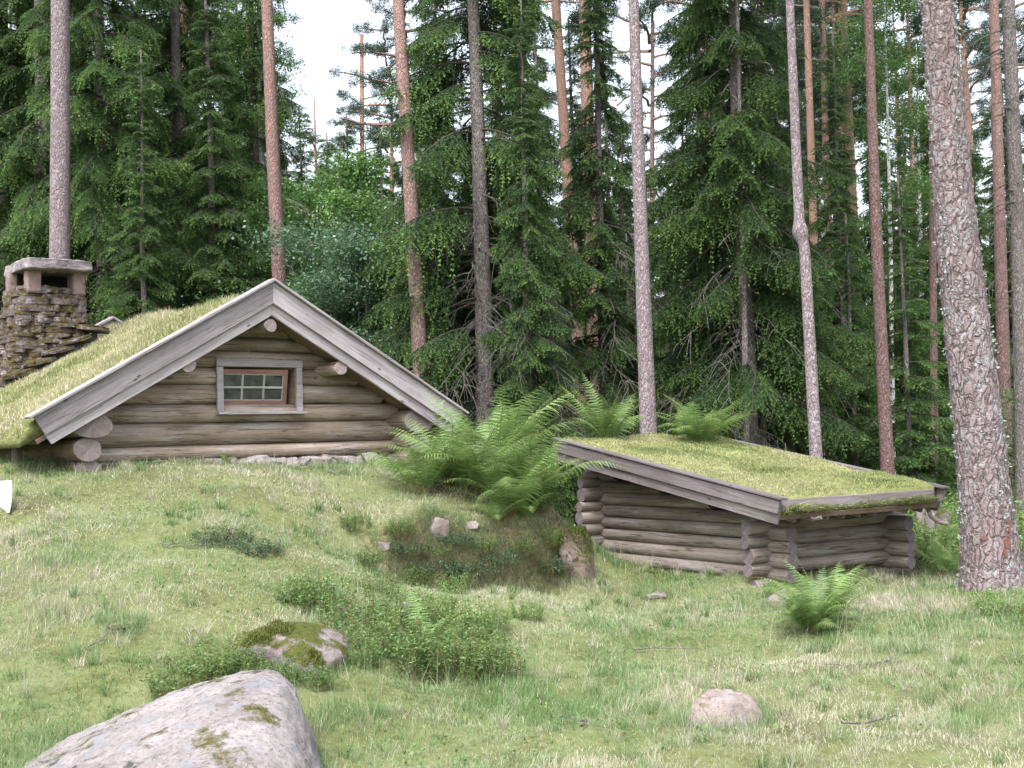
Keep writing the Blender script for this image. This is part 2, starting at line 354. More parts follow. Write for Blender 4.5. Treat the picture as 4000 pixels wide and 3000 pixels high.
gl = n.new('ShaderNodeBsdfGlossy'); gl.inputs['Roughness'].default_value = .04; tr = n.new('ShaderNodeBsdfTransparent'); tr.inputs[0].default_value = (.55, .58, .56, 1)
df = n.new('ShaderNodeBsdfDiffuse'); df.inputs[0].default_value = (.27, .28, .28, 1)
fr = n.new('ShaderNodeFresnel'); fr.inputs[0].default_value = 1.5
mx = n.new('ShaderNodeMixShader'); l.new(fr.outputs[0], mx.inputs[0]); l.new(tr.outputs[0], mx.inputs[1]); l.new(gl.outputs[0], mx.inputs[2])
m2 = n.new('ShaderNodeMixShader'); l.new(step(n, l, noise(n, l, objcoord(n), 7, 6, .7), .3, 1.3), m2.inputs[0]); l.new(mx.outputs[0], m2.inputs[1]); l.new(df.outputs[0], m2.inputs[2])
l.new(m2.outputs[0], out.inputs[0]); M_['glass'] = m
# turf and earth
def soil_mat(name, c, steep=False):
    m, n, l, out = newmat(name); p = worldpos(n)
    a = noise(n, l, p, 1.1, 6, .65); b = noise(n, l, p, 18, 6, .7)
    r = ramp(n, [(.3, c[0]), (.48, c[1]), (.6, c[2]), (.75, c[3])])
    l.new(math_(n, l, 'ADD', math_(n, l, 'MULTIPLY', a, .55), math_(n, l, 'MULTIPLY', b, .45)), r.inputs[0])
    col = r.outputs[0]
    if steep:
        ge = n.new('ShaderNodeNewGeometry'); sx = n.new('ShaderNodeSeparateXYZ'); l.new(ge.outputs['Normal'], sx.inputs[0])
        sf = step(n, l, math_(n, l, 'ADD', sx.outputs[2], math_(n, l, 'MULTIPLY', b, .3)), .90, .76)
        er = ramp(n, [(.3, (.05, .034, .020)), (.5, (.10, .080, .045)), (.62, (.13, .125, .055)), (.8, (.20, .165, .11))]); l.new(b, er.inputs[0])
        col = mixc(n, l, sf, col, er.outputs[0])
    principled(n, l, out, col, .95, b, .03, .8, .1); return m
M_['ground'] = soil_mat('meadow ground', [(.05, .042, .022), (.11, .125, .05), (.15, .165, .085), (.24, .215, .145)], True)
M_['turf'] = soil_mat('roof turf', [(.08, .075, .032), (.16, .175, .07), (.23, .235, .10), (.30, .275, .15)])

# ------------------------------------------------------------------ building frames
K = 14/12
CA = np.array([-2.68290, 14.0, 0.0]); TH = .710817
CW = np.array([math.cos(TH), math.sin(TH), 0]); CN = np.array([-math.sin(TH), math.cos(TH), 0]); CZ = np.array([0, 0, 1.])
def cb(u, v, z): return CA + CW*u + CN*v + CZ*z          # cabin frame: across the gable, into the house, up
T2 = .55911; SC = at(3010, 2290, 13.2); SC[2] = 0
SR = np.array([math.cos(T2), math.sin(T2), 0]); SL = np.array([-math.sin(T2), math.cos(T2), 0])
def sb(a, b, z): return SC + SL*a + SR*b + CZ*z          # shed frame: along the long wall, along the short wall, up
RS = .557                                               # cabin roof slope
def shed_roof(a): return .93 + .168*(a+.66)             # top of the shed's boards

# ------------------------------------------------------------------ terrain
ctl = []
def g(px, py, D): p = at(px, py, D); ctl.append((p[0], p[1], p[2]))
for a in [(0, 3000, 6.2), (700, 3000, 6.2), (1400, 3000, 6.15), (2000, 3000, 6.1), (2700, 3000, 6.0), (3400, 3000, 5.9), (4000, 3000, 5.8),
          (0, 2600, 7.6), (0, 2300, 9.1), (0, 2050, 10.9), (0, 1840, 12.4), (500, 2600, 7.6), (500, 2300, 9.0), (500, 2060, 10.8), (500, 1830, 13.0),
          (1000, 2600, 7.6), (1000, 2350, 8.9), (1000, 2100, 10.7), (950, 1850, 13.0), (1400, 2500, 8.5), (1400, 2250, 10.5), (1400, 2030, 12.4), (1350, 1845, 14.0),
          (1700, 2500, 8.9), (1700, 2228, 12.22), (1700, 2062, 12.45), (1700, 2310, 11.2), (1550, 2200, 12.05), (1550, 2085, 12.35), (1650, 1960, 13.2), (1760, 1935, 13.6), (1890, 1945, 13.5), (2010, 1965, 13.6), (2130, 1995, 13.9), (1890, 2075, 12.9), (1890, 2225, 12.66), (2060, 2100, 13.15), (2060, 2228, 12.95), (1960, 2310, 11.6),
          (2200, 2120, 13.7), (2230, 2240, 13.2), (2300, 2600, 8.8), (2800, 2750, 7.6), (2850, 2450, 10.4), (3300, 2500, 9.6), (3900, 2600, 8.2), (3880, 2310, 12.3), (3500, 2300, 13.4)]: g(*a)
def gw(p, z): ctl.append((p[0], p[1], z))
for u, v, z in [(-2.9, .3, 1.36), (-1.5, .3, 1.45), (0, .3, 1.43), (1.2, .35, 1.38), (2.1, .3, 1.30), (-3.2, 2, 1.38), (-3.2, 4.5, 1.38), (0, 4.6, 1.4), (2.8, 2, 1.2), (2.8, 4.6, 1.0), (5.0, 3.0, .35), (4.5, 6, .3), (0, 8, .8), (-4, 8, 1.0), (-5, 1, 1.4), (-8, 4, 1.3), (0, 2, 1.42)]: gw(cb(u, v, 0), z)
for a, b, z in [(-.1, -.1, .02), (3.1, -.1, .03), (3.3, 2.3, .02), (-.1, 2.1, -.03), (1.5, -.15, .04), (2.3, -.15, .04), (.7, -.15, .03), (1.5, 1, 0), (-.1, 1, .02), (4.5, 1, 0)]: gw(sb(a, b, 0), z)
for x, y, z in [(-14, 6, .9), (-12, 0, .0), (12, 6, -.1), (10, 0, 0), (0, 0, -.05), (0, 3, -.05), (-5, 3, 0), (5, 3, -.02), (8, 14, -.1), (8, 20, 0), (2, 22, 0), (-6, 25, .6), (-15, 25, .8), (15, 25, 0), (0, 35, .2), (20, 40, 0), (-20, 40, .7),
                (0, 60, .2), (40, 60, 0), (-40, 60, .6), (60, 20, 0), (-60, 20, .6), (0, 110, 0), (70, 110, 0), (-70, 110, .3), (0, -30, 0), (60, -30, 0), (-60, -30, 0)]: ctl.append((x, y, z))
ctl = np.array(ctl)
def _ker(r2): return np.where(r2 > 1e-12, .5*r2*np.log(np.maximum(r2, 1e-12)), 0)
_n = len(ctl); _A = np.zeros((_n+3, _n+3))
_d2 = ((ctl[:, None, :2]-ctl[None, :, :2])**2).sum(-1)
_A[:_n, :_n] = _ker(_d2)+np.eye(_n)*.06
_P = np.c_[np.ones(_n), ctl[:, :2]]; _A[:_n, _n:] = _P; _A[_n:, :_n] = _P.T
_w = np.linalg.solve(_A, np.r_[ctl[:, 2], 0, 0, 0])
BX = np.array([12.0*(1330-2000), 12.2*(1500-2000), 12.26*(1700-2000), 12.75*(1900-2000), 13.05*60, 13.35*230])/FPX; BY = np.array([12.3, 12.2, 12.26, 12.75, 13.0, 13.3])
def ground(x, y):
    x = np.atleast_1d(np.asarray(x, float)); y = np.atleast_1d(np.asarray(y, float)); o = np.empty(len(x))
    for i in range(0, len(x), 20000):
        xx, yy = x[i:i+20000], y[i:i+20000]
        r2 = (xx[:, None]-ctl[None, :, 0])**2+(yy[:, None]-ctl[None, :, 1])**2
        o[i:i+20000] = _ker(r2) @ _w[:_n] + _w[_n]+_w[_n+1]*xx+_w[_n+2]*yy
    o += (fbm(x*1.1, y*1.1, 3, 4)-.5)*.18 + (fbm(x*3.5, y*3.5, 8, 3)-.5)*.08
    d = bank_d(x, y); o += .17*np.tanh(d/.085)*np.exp(-(d/.75)**2)*bank_w(x)
    return o
def bank_d(x, y):
    return (y-np.interp(x, BX, BY)+(fbm(x*2.5, y*0+3, 14, 3)-.5)*.5)*.9
def bank_w(x): return np.clip((x-BX[0])/.7, 0, 1)*np.clip((BX[-1]-x)/.25, 0, 1)
def gz(x, y): return float(ground(x, y)[0])
def to_ground(px, py, D0=10.):
    """where the sight line through a photo pixel meets the terrain"""
    d = ray(px, py); d = d/d[1]
    Ds = np.linspace(4.5, 60, 1500); P = CAM+d*Ds[:, None]
    h = P[:, 2]-ground(P[:, 0], P[:, 1]); k = np.argmax(h < 0)
    if h.min() > 0: k = len(Ds)-1
    p = P[k].copy(); p[2] = gz(p[0], p[1]); return p

xs = np.r_[np.linspace(-150, -30, 25)[:-1], np.linspace(-30, -8, 45)[:-1], np.arange(-8, 9, .09), np.linspace(9, 30, 43)[1:], np.linspace(30, 150, 25)[1:]]
ys = np.r_[np.linspace(-60, 3, 22)[:-1], np.arange(3, 19, .09), np.linspace(19, 45, 53)[1:], np.linspace(45, 260, 40)[1:]]
X, Y = np.meshgrid(xs, ys); Z = ground(X.ravel(), Y.ravel())
far = np.clip((np.abs(X.ravel())-60)/40, 0, 1)+np.clip((Y.ravel()-100)/60, 0, 1); Z = Z*np.clip(1-far, 0, 1)
# dig the crawl space under the left eave and keep the soil out of the two houses
nx, ny = len(xs), len(ys)
I = (np.arange(ny-1)[:, None]*nx+np.arange(nx-1)[None]); F = np.stack([I, I+1, I+nx+1, I+nx], -1).reshape(-1, 4)
mb = MB(); mb.add(np.c_[X.ravel(), Y.ravel(), Z], F)
tag(link('ground', mb.mesh('ground', M_['ground'], True)), kind='structure', label='grassy ground rising to a bank under the larger cabin')

# ------------------------------------------------------------------ timber builders
def log(name, p0, p1, r, parent, mat, endmat, rz=None, taper=.0, seed=None, seg=14, round_end=0., label=None):
    """a log from p0 to p1, local X along it; rz = vertical radius when it is not round"""
    p0 = np.asarray(p0, float); p1 = np.asarray(p1, float); L = np.linalg.norm(p1-p0)
    rg = np.random.default_rng(seed if seed is not None else int(abs(p0.sum()*1000+p1.sum()*77)) % 99991)
    S = max(6, int(L/.12)); t = np.linspace(0, 1, S); n_ = seg
    k = 1+taper*(t-.5)+.05*(np.interp(t, np.linspace(0, 1, 7), rg.random(7))-.5)
    if round_end:
        e = np.minimum(t*L, (1-t)*L); k = k*(1-.25*np.clip(1-e/round_end, 0, 1)**2)
    th = np.arange(n_)*2*math.pi/n_
    lob = 1+.035*np.sin(2*th+rg.random()*6)+.025*np.sin(3*th+rg.random()*6)
    cy = .02*np.interp(t, np.linspace(0, 1, 5), rg.random(5)-.5); cz = .012*np.interp(t, np.linspace(0, 1, 5), rg.random(5)-.5)
    rz_ = rz or r
    V = np.stack([np.broadcast_to((t*L)[:, None], (S, n_)), (r*k)[:, None]*np.cos(th)*lob+cy[:, None], (rz_*k)[:, None]*np.sin(th)*lob+cz[:, None]], -1).reshape(-1, 3)
    i = (np.arange(S-1)*n_)[:, None]; j = np.arange(n_)[None]; j2 = (j+1) % n_
    F = np.stack([i+j, i+n_+j, i+n_+j2, i+j2], -1).reshape(-1, 4)[:, ::-1]
    mb = MB(); mb.poly(V, [tuple(f) for f in F])
    e0 = V[:n_].copy(); e1 = V[-n_:].copy()
    mb.poly(np.r_[e0, e1], [tuple(range(n_))[::1], tuple(range(2*n_-1, n_-1, -1))], mat=1)
    me = mb.mesh(name, [mat, endmat], True)
    sm = np.array([len(p.vertices) < 5 for p in me.polygons]); me.polygons.foreach_set('use_smooth', sm)
    up = np.array([0, 0, 1.]) if abs(p1[2]-p0[2]) < .9*L else np.array([1., 0, 0])
    ex = (p1-p0)/L; ey = np.cross(up, ex)
    o = link(name, me, parent, axes_matrix(p0, ex, ey))
    if label: o['label'] = label
    return o
def bevel_mesh(bm, w, name, mats):
    bmesh.ops.bevel(bm, geom=bm.edges[:], offset=w, segments=1, affect='EDGES', clamp_overlap=True)
    bmesh.ops.recalc_face_normals(bm, faces=bm.faces)
    me = bpy.data.meshes.new(name); bm.to_mesh(me); bm.free()
    for m in (mats if isinstance(mats, (list, tuple)) else [mats]): me.materials.append(m)
    return me
def prism(name, pts, o, ex, ey, thick, parent, mat, bev=.004, label=None):
    """polygon pts in (ex, ey) through o, extruded by thick along ex x ey"""
    bm = bmesh.new()
    a = [bm.verts.new((x, y, 0)) for x, y in pts]; b = [bm.verts.new((x, y, thick)) for x, y in pts]
    bm.faces.new(a[::-1]); bm.faces.new(b); k = len(pts)
    for i in range(k): bm.faces.new((a[i], a[(i+1) % k], b[(i+1) % k], b[i]))
    ob = link(name, bevel_mesh(bm, bev, name, mat), parent, axes_matrix(o, ex, ey))
    if label: ob['label'] = label
    return ob
def beam(name, p0, p1, wd, ht, parent, mat, up=(0, 0, 1), bev=.004, label=None):
    """a board centred on p0-p1, local X along it, wd sideways, ht along up"""
    p0 = np.asarray(p0, float); p1 = np.asarray(p1, float); L = np.linalg.norm(p1-p0); ex = (p1-p0)/L
    ey = np.cross(np.asarray(up, float), ex); ey = ey/np.linalg.norm(ey)
    return prism(name, [(0, -wd/2), (L, -wd/2), (L, wd/2), (0, wd/2)], p0-np.cross(ex, ey)*ht/2, ex, ey, ht, parent, mat, bev, label)

def rock_mesh(pts, mat, sub=3, amp=.05, fs=2.5, seed=0, smooth=3, name='rock', base=None):
    smooth = max(0, smooth-1); amp = amp*1.5
    """hull of the points, subdivided, rounded and roughened"""
    bm = bmesh.new()
    for p in pts: bm.verts.new(p)
    r = bmesh.ops.convex_hull(bm, input=bm.verts[:])
    bmesh.ops.delete(bm, geom=[v for v in bm.verts if not v.link_faces], context='VERTS')
    bmesh.ops.triangulate(bm, faces=bm.faces[:])
    for k in range(sub):
        bmesh.ops.subdivide_edges(bm, edges=bm.edges[:], cuts=1, use_grid_fill=True)
        for q in range(smooth if k < 2 else 1): bmesh.ops.smooth_vert(bm, verts=bm.verts[:], factor=.28, use_axis_x=True, use_axis_y=True, use_axis_z=True)
    c0 = np.array([v.co[:] for v in bm.verts]); pa = np.array(pts); l0, h0, l1, h1 = pa.min(0), pa.max(0), c0.min(0), c0.max(0)
    for v, c in zip(bm.verts, l0+(c0-l1)*(h0-l0)/np.maximum(h1-l1, 1e-6)): v.co = c
    bmesh.ops.triangulate(bm, faces=bm.faces[:]); bm.normal_update()
    co = np.array([v.co[:] for v in bm.verts]); no = np.array([v.normal[:] for v in bm.verts])
    d = (fbm3(co, fs, seed, 5)-.5)*2*amp+(np.abs(fbm3(co, fs*2.2, seed+50, 4)-.5)*2-.25)*-amp*.9+(fbm3(co, fs*6, seed+30, 3)-.5)*amp*.4
    co = co+no*d[:, None]
    for v, c in zip(bm.verts, co): v.co = c
    bmesh.ops.recalc_face_normals(bm, faces=bm.faces)
    me = bpy.data.meshes.new(name); bm.to_mesh(me); bm.free(); me.materials.append(mat)
    me.polygons.foreach_set('use_smooth', np.full(len(me.polygons), True)); return me
def stone_pts(c, sx, sy, sz, seed, n=14, ex=None, ey=None):
    r = np.random.default_rng(seed); d = nrm(r.normal(size=(n, 3))); d = np.sign(d)*np.abs(d)**.7
    ex = np.array([1., 0, 0]) if ex is None else ex; ey = np.array([0, 1., 0]) if ey is None else ey
    return [tuple(np.asarray(c)+ex*q[0]*sx+ey*q[1]*sy+CZ*q[2]*sz) for q in d]

# fuzzy blades on any patch
def blades(mb, P, length, width, lean, tint, r, segs=3, dirn=None, mat=0, nrmz=None):
    n_ = len(P)
    if not n_: return
    az = r.random(n_)*2*math.pi if dirn is None else dirn+r.normal(0, .7, n_)
    h = np.stack([np.cos(az), np.sin(az), np.zeros(n_)], -1)
    t = np.linspace(0, 1, segs)
    lean = np.broadcast_to(lean, (n_,)); length = np.broadcast_to(length, (n_,))
    ang = lean[:, None]*(.45+.75*t[None])                  # angle from vertical grows along the blade
    ang = np.minimum(ang, 1.75)
    st = length[:, None]/(segs-1)
    dx = np.cumsum(np.concatenate([np.zeros((n_, 1)), (np.sin(ang)*st)[:, :-1]], 1), 1)
    dz = np.cumsum(np.concatenate([np.zeros((n_, 1)), (np.cos(ang)*st)[:, :-1]], 1), 1)
    C = P[:, None, :]+h[:, None, :]*dx[..., None]+CZ[None, None]*dz[..., None]
    W = np.broadcast_to(width, (n_,))[:, None]*(np.array([.8, 1.0, .12]) if segs == 3 else np.linspace(1, .1, segs))[None]
    tw = r.normal(0, .5, n_)
    side = np.stack([-np.sin(az+tw), np.cos(az+tw), r.normal(0, .25, n_)], -1); side = nrm(side)
    V, F = strips(C, W, side)
    mb.add(V, F, np.repeat(np.clip(tint, 0, 1), segs*2), mat)

# ================================================================== LARGE CABIN
cabin = empty('log_cabin', cb(0, 2.1, 1.45), 'larger log cabin with steep turf roof, stone chimney and small gable window', 'cabin')
LOGM, ENDM = M_['log_cabin'], M_['end_cabin']
courses = [(1.50, 1.665), (1.665, 1.92), (1.92, 2.128), (2.128, 2.342), (2.342, 2.545), (2.545, 2.735), (2.735, 2.895), (2.895, 3.07)]
VW = .57                                               # depth of the gable wall's log axes
for k, (z0, z1) in enumerate(courses):
    zc = (z0+z1)/2; hz = (z1-z0)/2*1.05; um = min(2.02, (3.33-z1)/RS+.02)
    if k in (3, 4):
        log('wall_log', cb(-um, VW, zc), cb(-.43, VW, zc), .115, cabin, LOGM, ENDM, hz, seed=k+11)
        log('wall_log', cb(.55, VW, zc), cb(um, VW, zc), .115, cabin, LOGM, ENDM, hz, seed=k+31)
    else:
        log('wall_log', cb(-um, VW, zc), cb(um, VW, zc), .118, cabin, LOGM, ENDM, hz, seed=k+11)
for s in (-1, 1):                                      # side walls, their ends show under the eaves
    log('wall_log', cb(s*2.09, .10, 1.895), cb(s*2.09, 4.2, 1.895), .225, cabin, LOGM, ENDM, .135, seed=50+s, seg=18)
    log('wall_log', cb(s*2.10, .16, 1.645), cb(s*2.10, 4.2, 1.645), .15, cabin, LOGM, ENDM, .12, seed=60+s, seg=18)
    log('wall_log', cb(s*2.08, .20, 1.43), cb(s*2.08, 4.2, 1.43), .14, cabin, LOGM, ENDM, .11, seed=70+s)
prism('rear_wall', [(-2.0, 1.3), (2.0, 1.3), (2.0, 2.0), (0, 3.12), (-2.0, 2.0)], cb(0, 3.80, 0), CW, CZ, -.15, cabin, M_['board_brown'])
log('purlin', cb(-.02, .05, 3.005), cb(-.02, 4.2, 3.005), .075, cabin, LOGM, ENDM, seed=81)
log('purlin', cb(-1.03, .06, 2.545), cb(-1.03, 4.2, 2.545), .085, cabin, LOGM, ENDM, seed=82)
log('purlin', cb(.93, .06, 2.535), cb(.93, 4.2, 2.535), .085, cabin, LOGM, ENDM, seed=83)
LS = 2.756/math.cos(math.atan(RS)); ca_, sa_ = math.cos(math.atan(RS)), math.sin(math.atan(RS))
for vv, thick in ((0.0, 1), (4.55, -1)):
    for s in (-1, 1):
        ex = CW*s*ca_-CZ*sa_; ey = CW*s*sa_+CZ*ca_
        th_ = .036*thick*(s if True else 1)
        # ex x ey points to -v for s=+1, +v for s=-1; keep the boards inside the roof
        zdir = np.cross(ex, ey) @ CN
        tt = .036*thick*np.sign(zdir)
        def cutp(t0, t1, ln0, ln1): return [(-t0*sa_/ca_, t0), (ln0, t0), (ln1, t1), (-t1*sa_/ca_, t1)]
        q = cutp(-.03, -.245, LS-.04, LS-.05)
        if s == 1: q = [(x+.002, y) for x, y in q]
        prism('bargeboard', q, cb(0, vv, 3.53), ex, ey, tt, cabin, M_['board'], .003)
        q = cutp(-.242, -.362, LS-.06, LS-.07)
        if s == 1: q = [(x+.002, y) for x, y in q]
        prism('bargeboard', q, cb(0, vv+.038*thick, 3.53), ex, ey, tt, cabin, M_['board'], .003)
        q = cutp(0, -.032, LS+.02, LS+.02)
        if s == 1: q = [(x+.002, y) for x, y in q]
        prism('capping_board', q, cb(0, vv-.045*thick, 3.535), ex, ey, .15*thick*np.sign(zdir), cabin, M_['board'], .006)
for s in (-1, 1):                                      # roof deck, its underside shows behind the boards
    ex = CW*s*ca_-CZ*sa_; ey = CW*s*sa_+CZ*ca_; zdir = np.sign(np.cross(ex, ey) @ CN)
    prism('roof_deck', [(.004, 0), (LS-.10, 0), (LS-.10, -.05), (.004-.03, -.05)], cb(0, .085, 3.245), ex, ey, 4.36*zdir, cabin, M_['board_brown'], .002)
# turf: a sheet over both slopes with a rounded ridge and ragged eaves
def turf_top(u, v):
    return 3.40-RS*np.sqrt(u*u+.05)+RS*.10+(fbm(u*2.3+5, v*2.3, 21, 4)-.5)*.15+.02
U = np.linspace(-2.82, 2.82, 95); V_ = np.linspace(.10, 4.44, 74); UU, VV = np.meshgrid(U, V_)
ZZ = turf_top(UU, VV); edge = np.clip((np.abs(UU)-2.60)/.22, 0, 1); ZZ = ZZ-edge**2*.10+edge*(fbm(UU*6, VV*6, 5, 3)-.5)*.08
top = CA+UU[..., None]*CW+VV[..., None]*CN+ZZ[..., None]*CZ
low = top.copy(); low[..., 2] = np.minimum(3.235-RS*np.abs(UU)+.02, ZZ-.03)
nu, nv = len(U), len(V_); I = (np.arange(nv-1)[:, None]*nu+np.arange(nu-1)[None]).ravel(); q = np.stack([I, I+1, I+nu+1, I+nu], -1)
mb = MB(); N0 = nu*nv
allv = np.r_[top.reshape(-1, 3), low.reshape(-1, 3)]
rim = list(range(nu))+[nu*k+nu-1 for k in range(1, nv)]+[nu*(nv-1)+k for k in range(nu-2, -1, -1)]+[nu*k for k in range(nv-2, 0, -1)]
rimf = [(rim[i], rim[(i+1) % len(rim)], rim[(i+1) % len(rim)]+N0, rim[i]+N0) for i in range(len(rim))]
mb.poly(allv, [tuple(f) for f in q]+[tuple(f[::-1]+N0) for f in q]+[f[::-1] for f in rimf])
turf = link('turf', mb.mesh('turf', M_['turf'], True), cabin)
r = np.random.default_rng(21); mb = MB()
NB = 62000; u = r.uniform(-2.82, 2.3, NB); u = np.where((u > .9) & (r.random(NB) < .6), -np.abs(r.uniform(0, 2.8, NB)), u); v = .12+4.32*r.random(NB)
z = turf_top(u, v)-.01; ed = np.clip((np.abs(u)-2.60)/.22, 0, 1); z = z-ed**2*.10
P = CA+u[:, None]*CW+v[:, None]*CN+z[:, None]*CZ
ti = .25+1.1*fbm(u*1.4, v*1.4, 33, 4)+r.normal(0, .17, NB)
ridge = np.exp(-(u/.25)**2)
blades(mb, P, r.uniform(.03, .085, NB)*(.35+1.3*fbm(u*2.6, v*2.6, 35, 3))*(1+.8*ridge), r.uniform(.0022, .0048, NB), r.uniform(.3, 1.35, NB), ti, r)
ke = np.abs(u) > 2.55
blades(mb, P[ke]-CZ*.05, r.uniform(.04, .13, ke.sum()), .003, r.uniform(1.3, 2.2, ke.sum()), r.uniform(.4, .9, ke.sum()), r, dirn=np.full(ke.sum(), TH+math.pi))
go = link('roof_grass', mb.mesh('roof_grass', M_['roof_grass']), cabin); go['kind'] = 'stuff'
# eave logs that hold the turf, posts of the dark space under the left eave
for s in (-1, 1):
    log('eave_log', cb(s*2.66, .5, 1.78), cb(s*2.66, 4.2, 1.78), .065, cabin, M_['log_shed'], ENDM, seed=91+s)
for vv in (.8, 1.9, 3.2):
    log('eave_post', cb(-2.60, vv, 1.2), cb(-2.60, vv, 1.76), .05, cabin, M_['log_shed'], ENDM, seed=int(vv*40))
# window: casing, sill, reveal, tilted sash, glazing bars, panes
win = link('window', prism('tmp', [(-.50, 2.555), (.625, 2.555), (.625, 2.64), (-.50, 2.64)], cb(0, .425, 0), CW, CZ, -.035, None, M_['board']).data, cabin, axes_matrix(cb(0, .425, 0), CW, CZ))
bpy.data.objects.remove(bpy.data.objects['tmp'])
WM[win.name] = axes_matrix(cb(0, .425, 0), CW, CZ)
prism('frame', [(-.495, 2.035), (-.415, 2.035), (-.415, 2.552), (-.495, 2.552)], cb(0, .428, 0), CW, CZ, -.035, win, M_['board'])
prism('frame', [(.54, 2.035), (.62, 2.035), (.62, 2.552), (.54, 2.552)], cb(0, .428, 0), CW, CZ, -.035, win, M_['board'])
beam('sill', cb(-.51, .42, 2.018), cb(.635, .42, 2.018), .12, .03, win, M_['board'])
prism('frame', [(-.413, 2.035), (.538, 2.035), (.538, 2.105), (-.413, 2.105)], cb(0, .50, 0), CW, CZ, -.03, win, M_['board'])
for uu in (-.425, .548): prism('reveal', [(.468, 2.04), (.70, 2.04), (.70, 2.56), (.468, 2.56)], cb(uu+.0125, 0, 0), CN, CZ, -.025, win, M_['board_brown'])
prism('reveal', [(-.41, 2.56), (.535, 2.56), (.535, 2.585), (-.41, 2.585)], cb(0, .466, 0), CW, CZ, -.23, win, M_['sash'])
sb0 = cb(.02, .555, 2.112); st0 = cb(.075, .485, 2.525); sey = (st0-sb0)/np.linalg.norm(st0-sb0); SH = np.linalg.norm(st0-sb0)
sash = None
def sash_bar(nm, x0, x1, y0, y1, off, th, mat, par):
    return prism(nm, [(x0, y0), (x1, y0), (x1, y1), (x0, y1)], sb0-np.cross(CW, sey)*-off, CW, sey, -th, par, mat, .002)
sash = sash_bar('sash', -.46, .44, 0, .058, 0, .035, M_['sash'], win)
sash_bar('sash_rail', -.46, .44, SH-.058, SH, 0, .035, M_['sash'], sash)
sash_bar('sash_rail', -.46, -.405, .06, SH-.06, 0, .035, M_['sash'], sash)
sash_bar('sash_rail', .385, .44, .06, SH-.06, 0, .035, M_['sash'], sash)
for x in (-.150, .130): sash_bar('glazing_bar', x-.012, x+.012, .06, SH-.06, -.003, .02, M_['muntin'], sash)
sash_bar('glazing_bar', -.403, .383, SH/2-.011, SH/2+.011, .004, .02, M_['muntin'], sash)
for x0, x1, y0, y1 in ((-.404, .384, .058, .068), (-.404, .384, SH-.067, SH-.059), (-.405, -.396, .068, SH-.068), (.376, .385, .068, SH-.068)):
    sash_bar('glazing_bar', x0, x1, y0, y1, -.004, .012, M_['muntin'], sash)
for xa, xb in ((-.404, -.158), (-.142, .122), (.138, .384)):
    for ya, yb in ((.06, SH/2-.01), (SH/2+.01, SH-.06)): sash_bar('pane', xa, xb, ya, yb, -.018, .004, M_['glass'], sash)
# whitewashed footing stones under the gable wall
for k in range(17):
    u0 = -1.1+k*.19+random.uniform(-.03, .03); h = .055+.012*k*.45
    zc = 1.50-h*.8
    me = rock_mesh(stone_pts(cb(u0, .50+random.uniform(-.05, .02), zc), random.uniform(.15, .26), .11, h*random.uniform(.5, .95)+.03, 200+k, 10, CW, CN), M_['rock_white'], 3, .016, 9, k, 1, 'foundation_stone')
    link('foundation_stone', me, cabin)
prism('footing_wall', [(-1.9, 1.2), (2.05, 1.2), (2.05, 1.46), (-1.9, 1.51)], cb(0, .53, 0), CW, CZ, -.08, cabin, M_['rock_white'])
# dangling dead stem under the left bargeboard
pts = [at(912, 1300, 14.05), at(935, 1325, 14.0), at(955, 1352, 14.0), at(968, 1362, 14.0), at(978, 1385, 14.0)]
V, F = tube(pts, [.004]*5, 5); mb = MB(); mb.add(V, F); link('dead_stem', mb.mesh('dead_stem', M_['fern_stalk']), cabin)
# chimney (built of flat stones in courses)
def solve_v(px, py, zoff=0.):
    nn = nrm(CW*(-RS)+CZ); nn = nrm(-CW*RS+CZ) # left slope: z = 3.45 + RS*u
    Q = cb(0, 0, 3.44); nn = nrm(CZ-CW*RS)
    p = on_plane(px, py, Q, nn)-CA; return p @ CW, p @ CN, p[2]
cv0 = 3.40
_q = lambda px, py: (on_plane(px, py, cb(0, cv0, 0), CN)-CA) @ CW
cu1 = _q(362, 1290); cu0 = _q(30, 1470); cz1 = 3.45+RS*cu1; cz0 = 3.45+RS*cu0
tp = on_plane(215, 1040, cb(0, cv0+.1, 0), CN); ctop = on_plane(215, 1140, cb(0, cv0, 0), CN)[2]; ccap = on_plane(215, 1056, cb(0, cv0, 0), CN)[2]
ul_t = (on_plane(92, 1140, cb(0, cv0, 0), CN)-CA) @ CW; ur_t = (on_plane(348, 1140, cb(0, cv0, 0), CN)-CA) @ CW
zlow = cz0-.25; cdep = .80
ch = MB()
r = np.random.default_rng(5); z = zlow; kk = 0
def slab_into(mb, c, ex, sx, ey, sy, sz, seed):
    g_ = np.random.default_rng(seed)
    ang = np.linspace(0, 2*math.pi, 11)[:-1]+g_.normal(0, .12, 10)
    sup = (np.abs(np.cos(ang))**4+np.abs(np.sin(ang))**4)**-.25
    rad = sup*(1+g_.normal(0, .05, 10))
    lay = [(-1, .93), (-.75, 1.0), (-.1, 1.03), (.35, 1.0), (.85, .97), (1, .9)]
    V = []
    for zz, kf in lay:
        jt = 1+g_.normal(0, .035, 10)
        V += [c+ex*sx*math.cos(a)*q*kf*j+ey*sy*math.sin(a)*q*kf*j+CZ*(sz*zz+g_.normal(0, sz*.12)) for a, q, j in zip(ang, rad, jt)]
    V = np.array(V); m_ = 10; nl = len(lay)
    fs = [(k*m_+i, k*m_+(i+1) % m_, (k+1)*m_+(i+1) % m_, (k+1)*m_+i) for k in range(nl-1) for i in range(m_)]
    fs += [tuple(range(m_))[::-1], tuple((nl-1)*m_+i for i in range(m_))]
    mb.poly(V, fs)
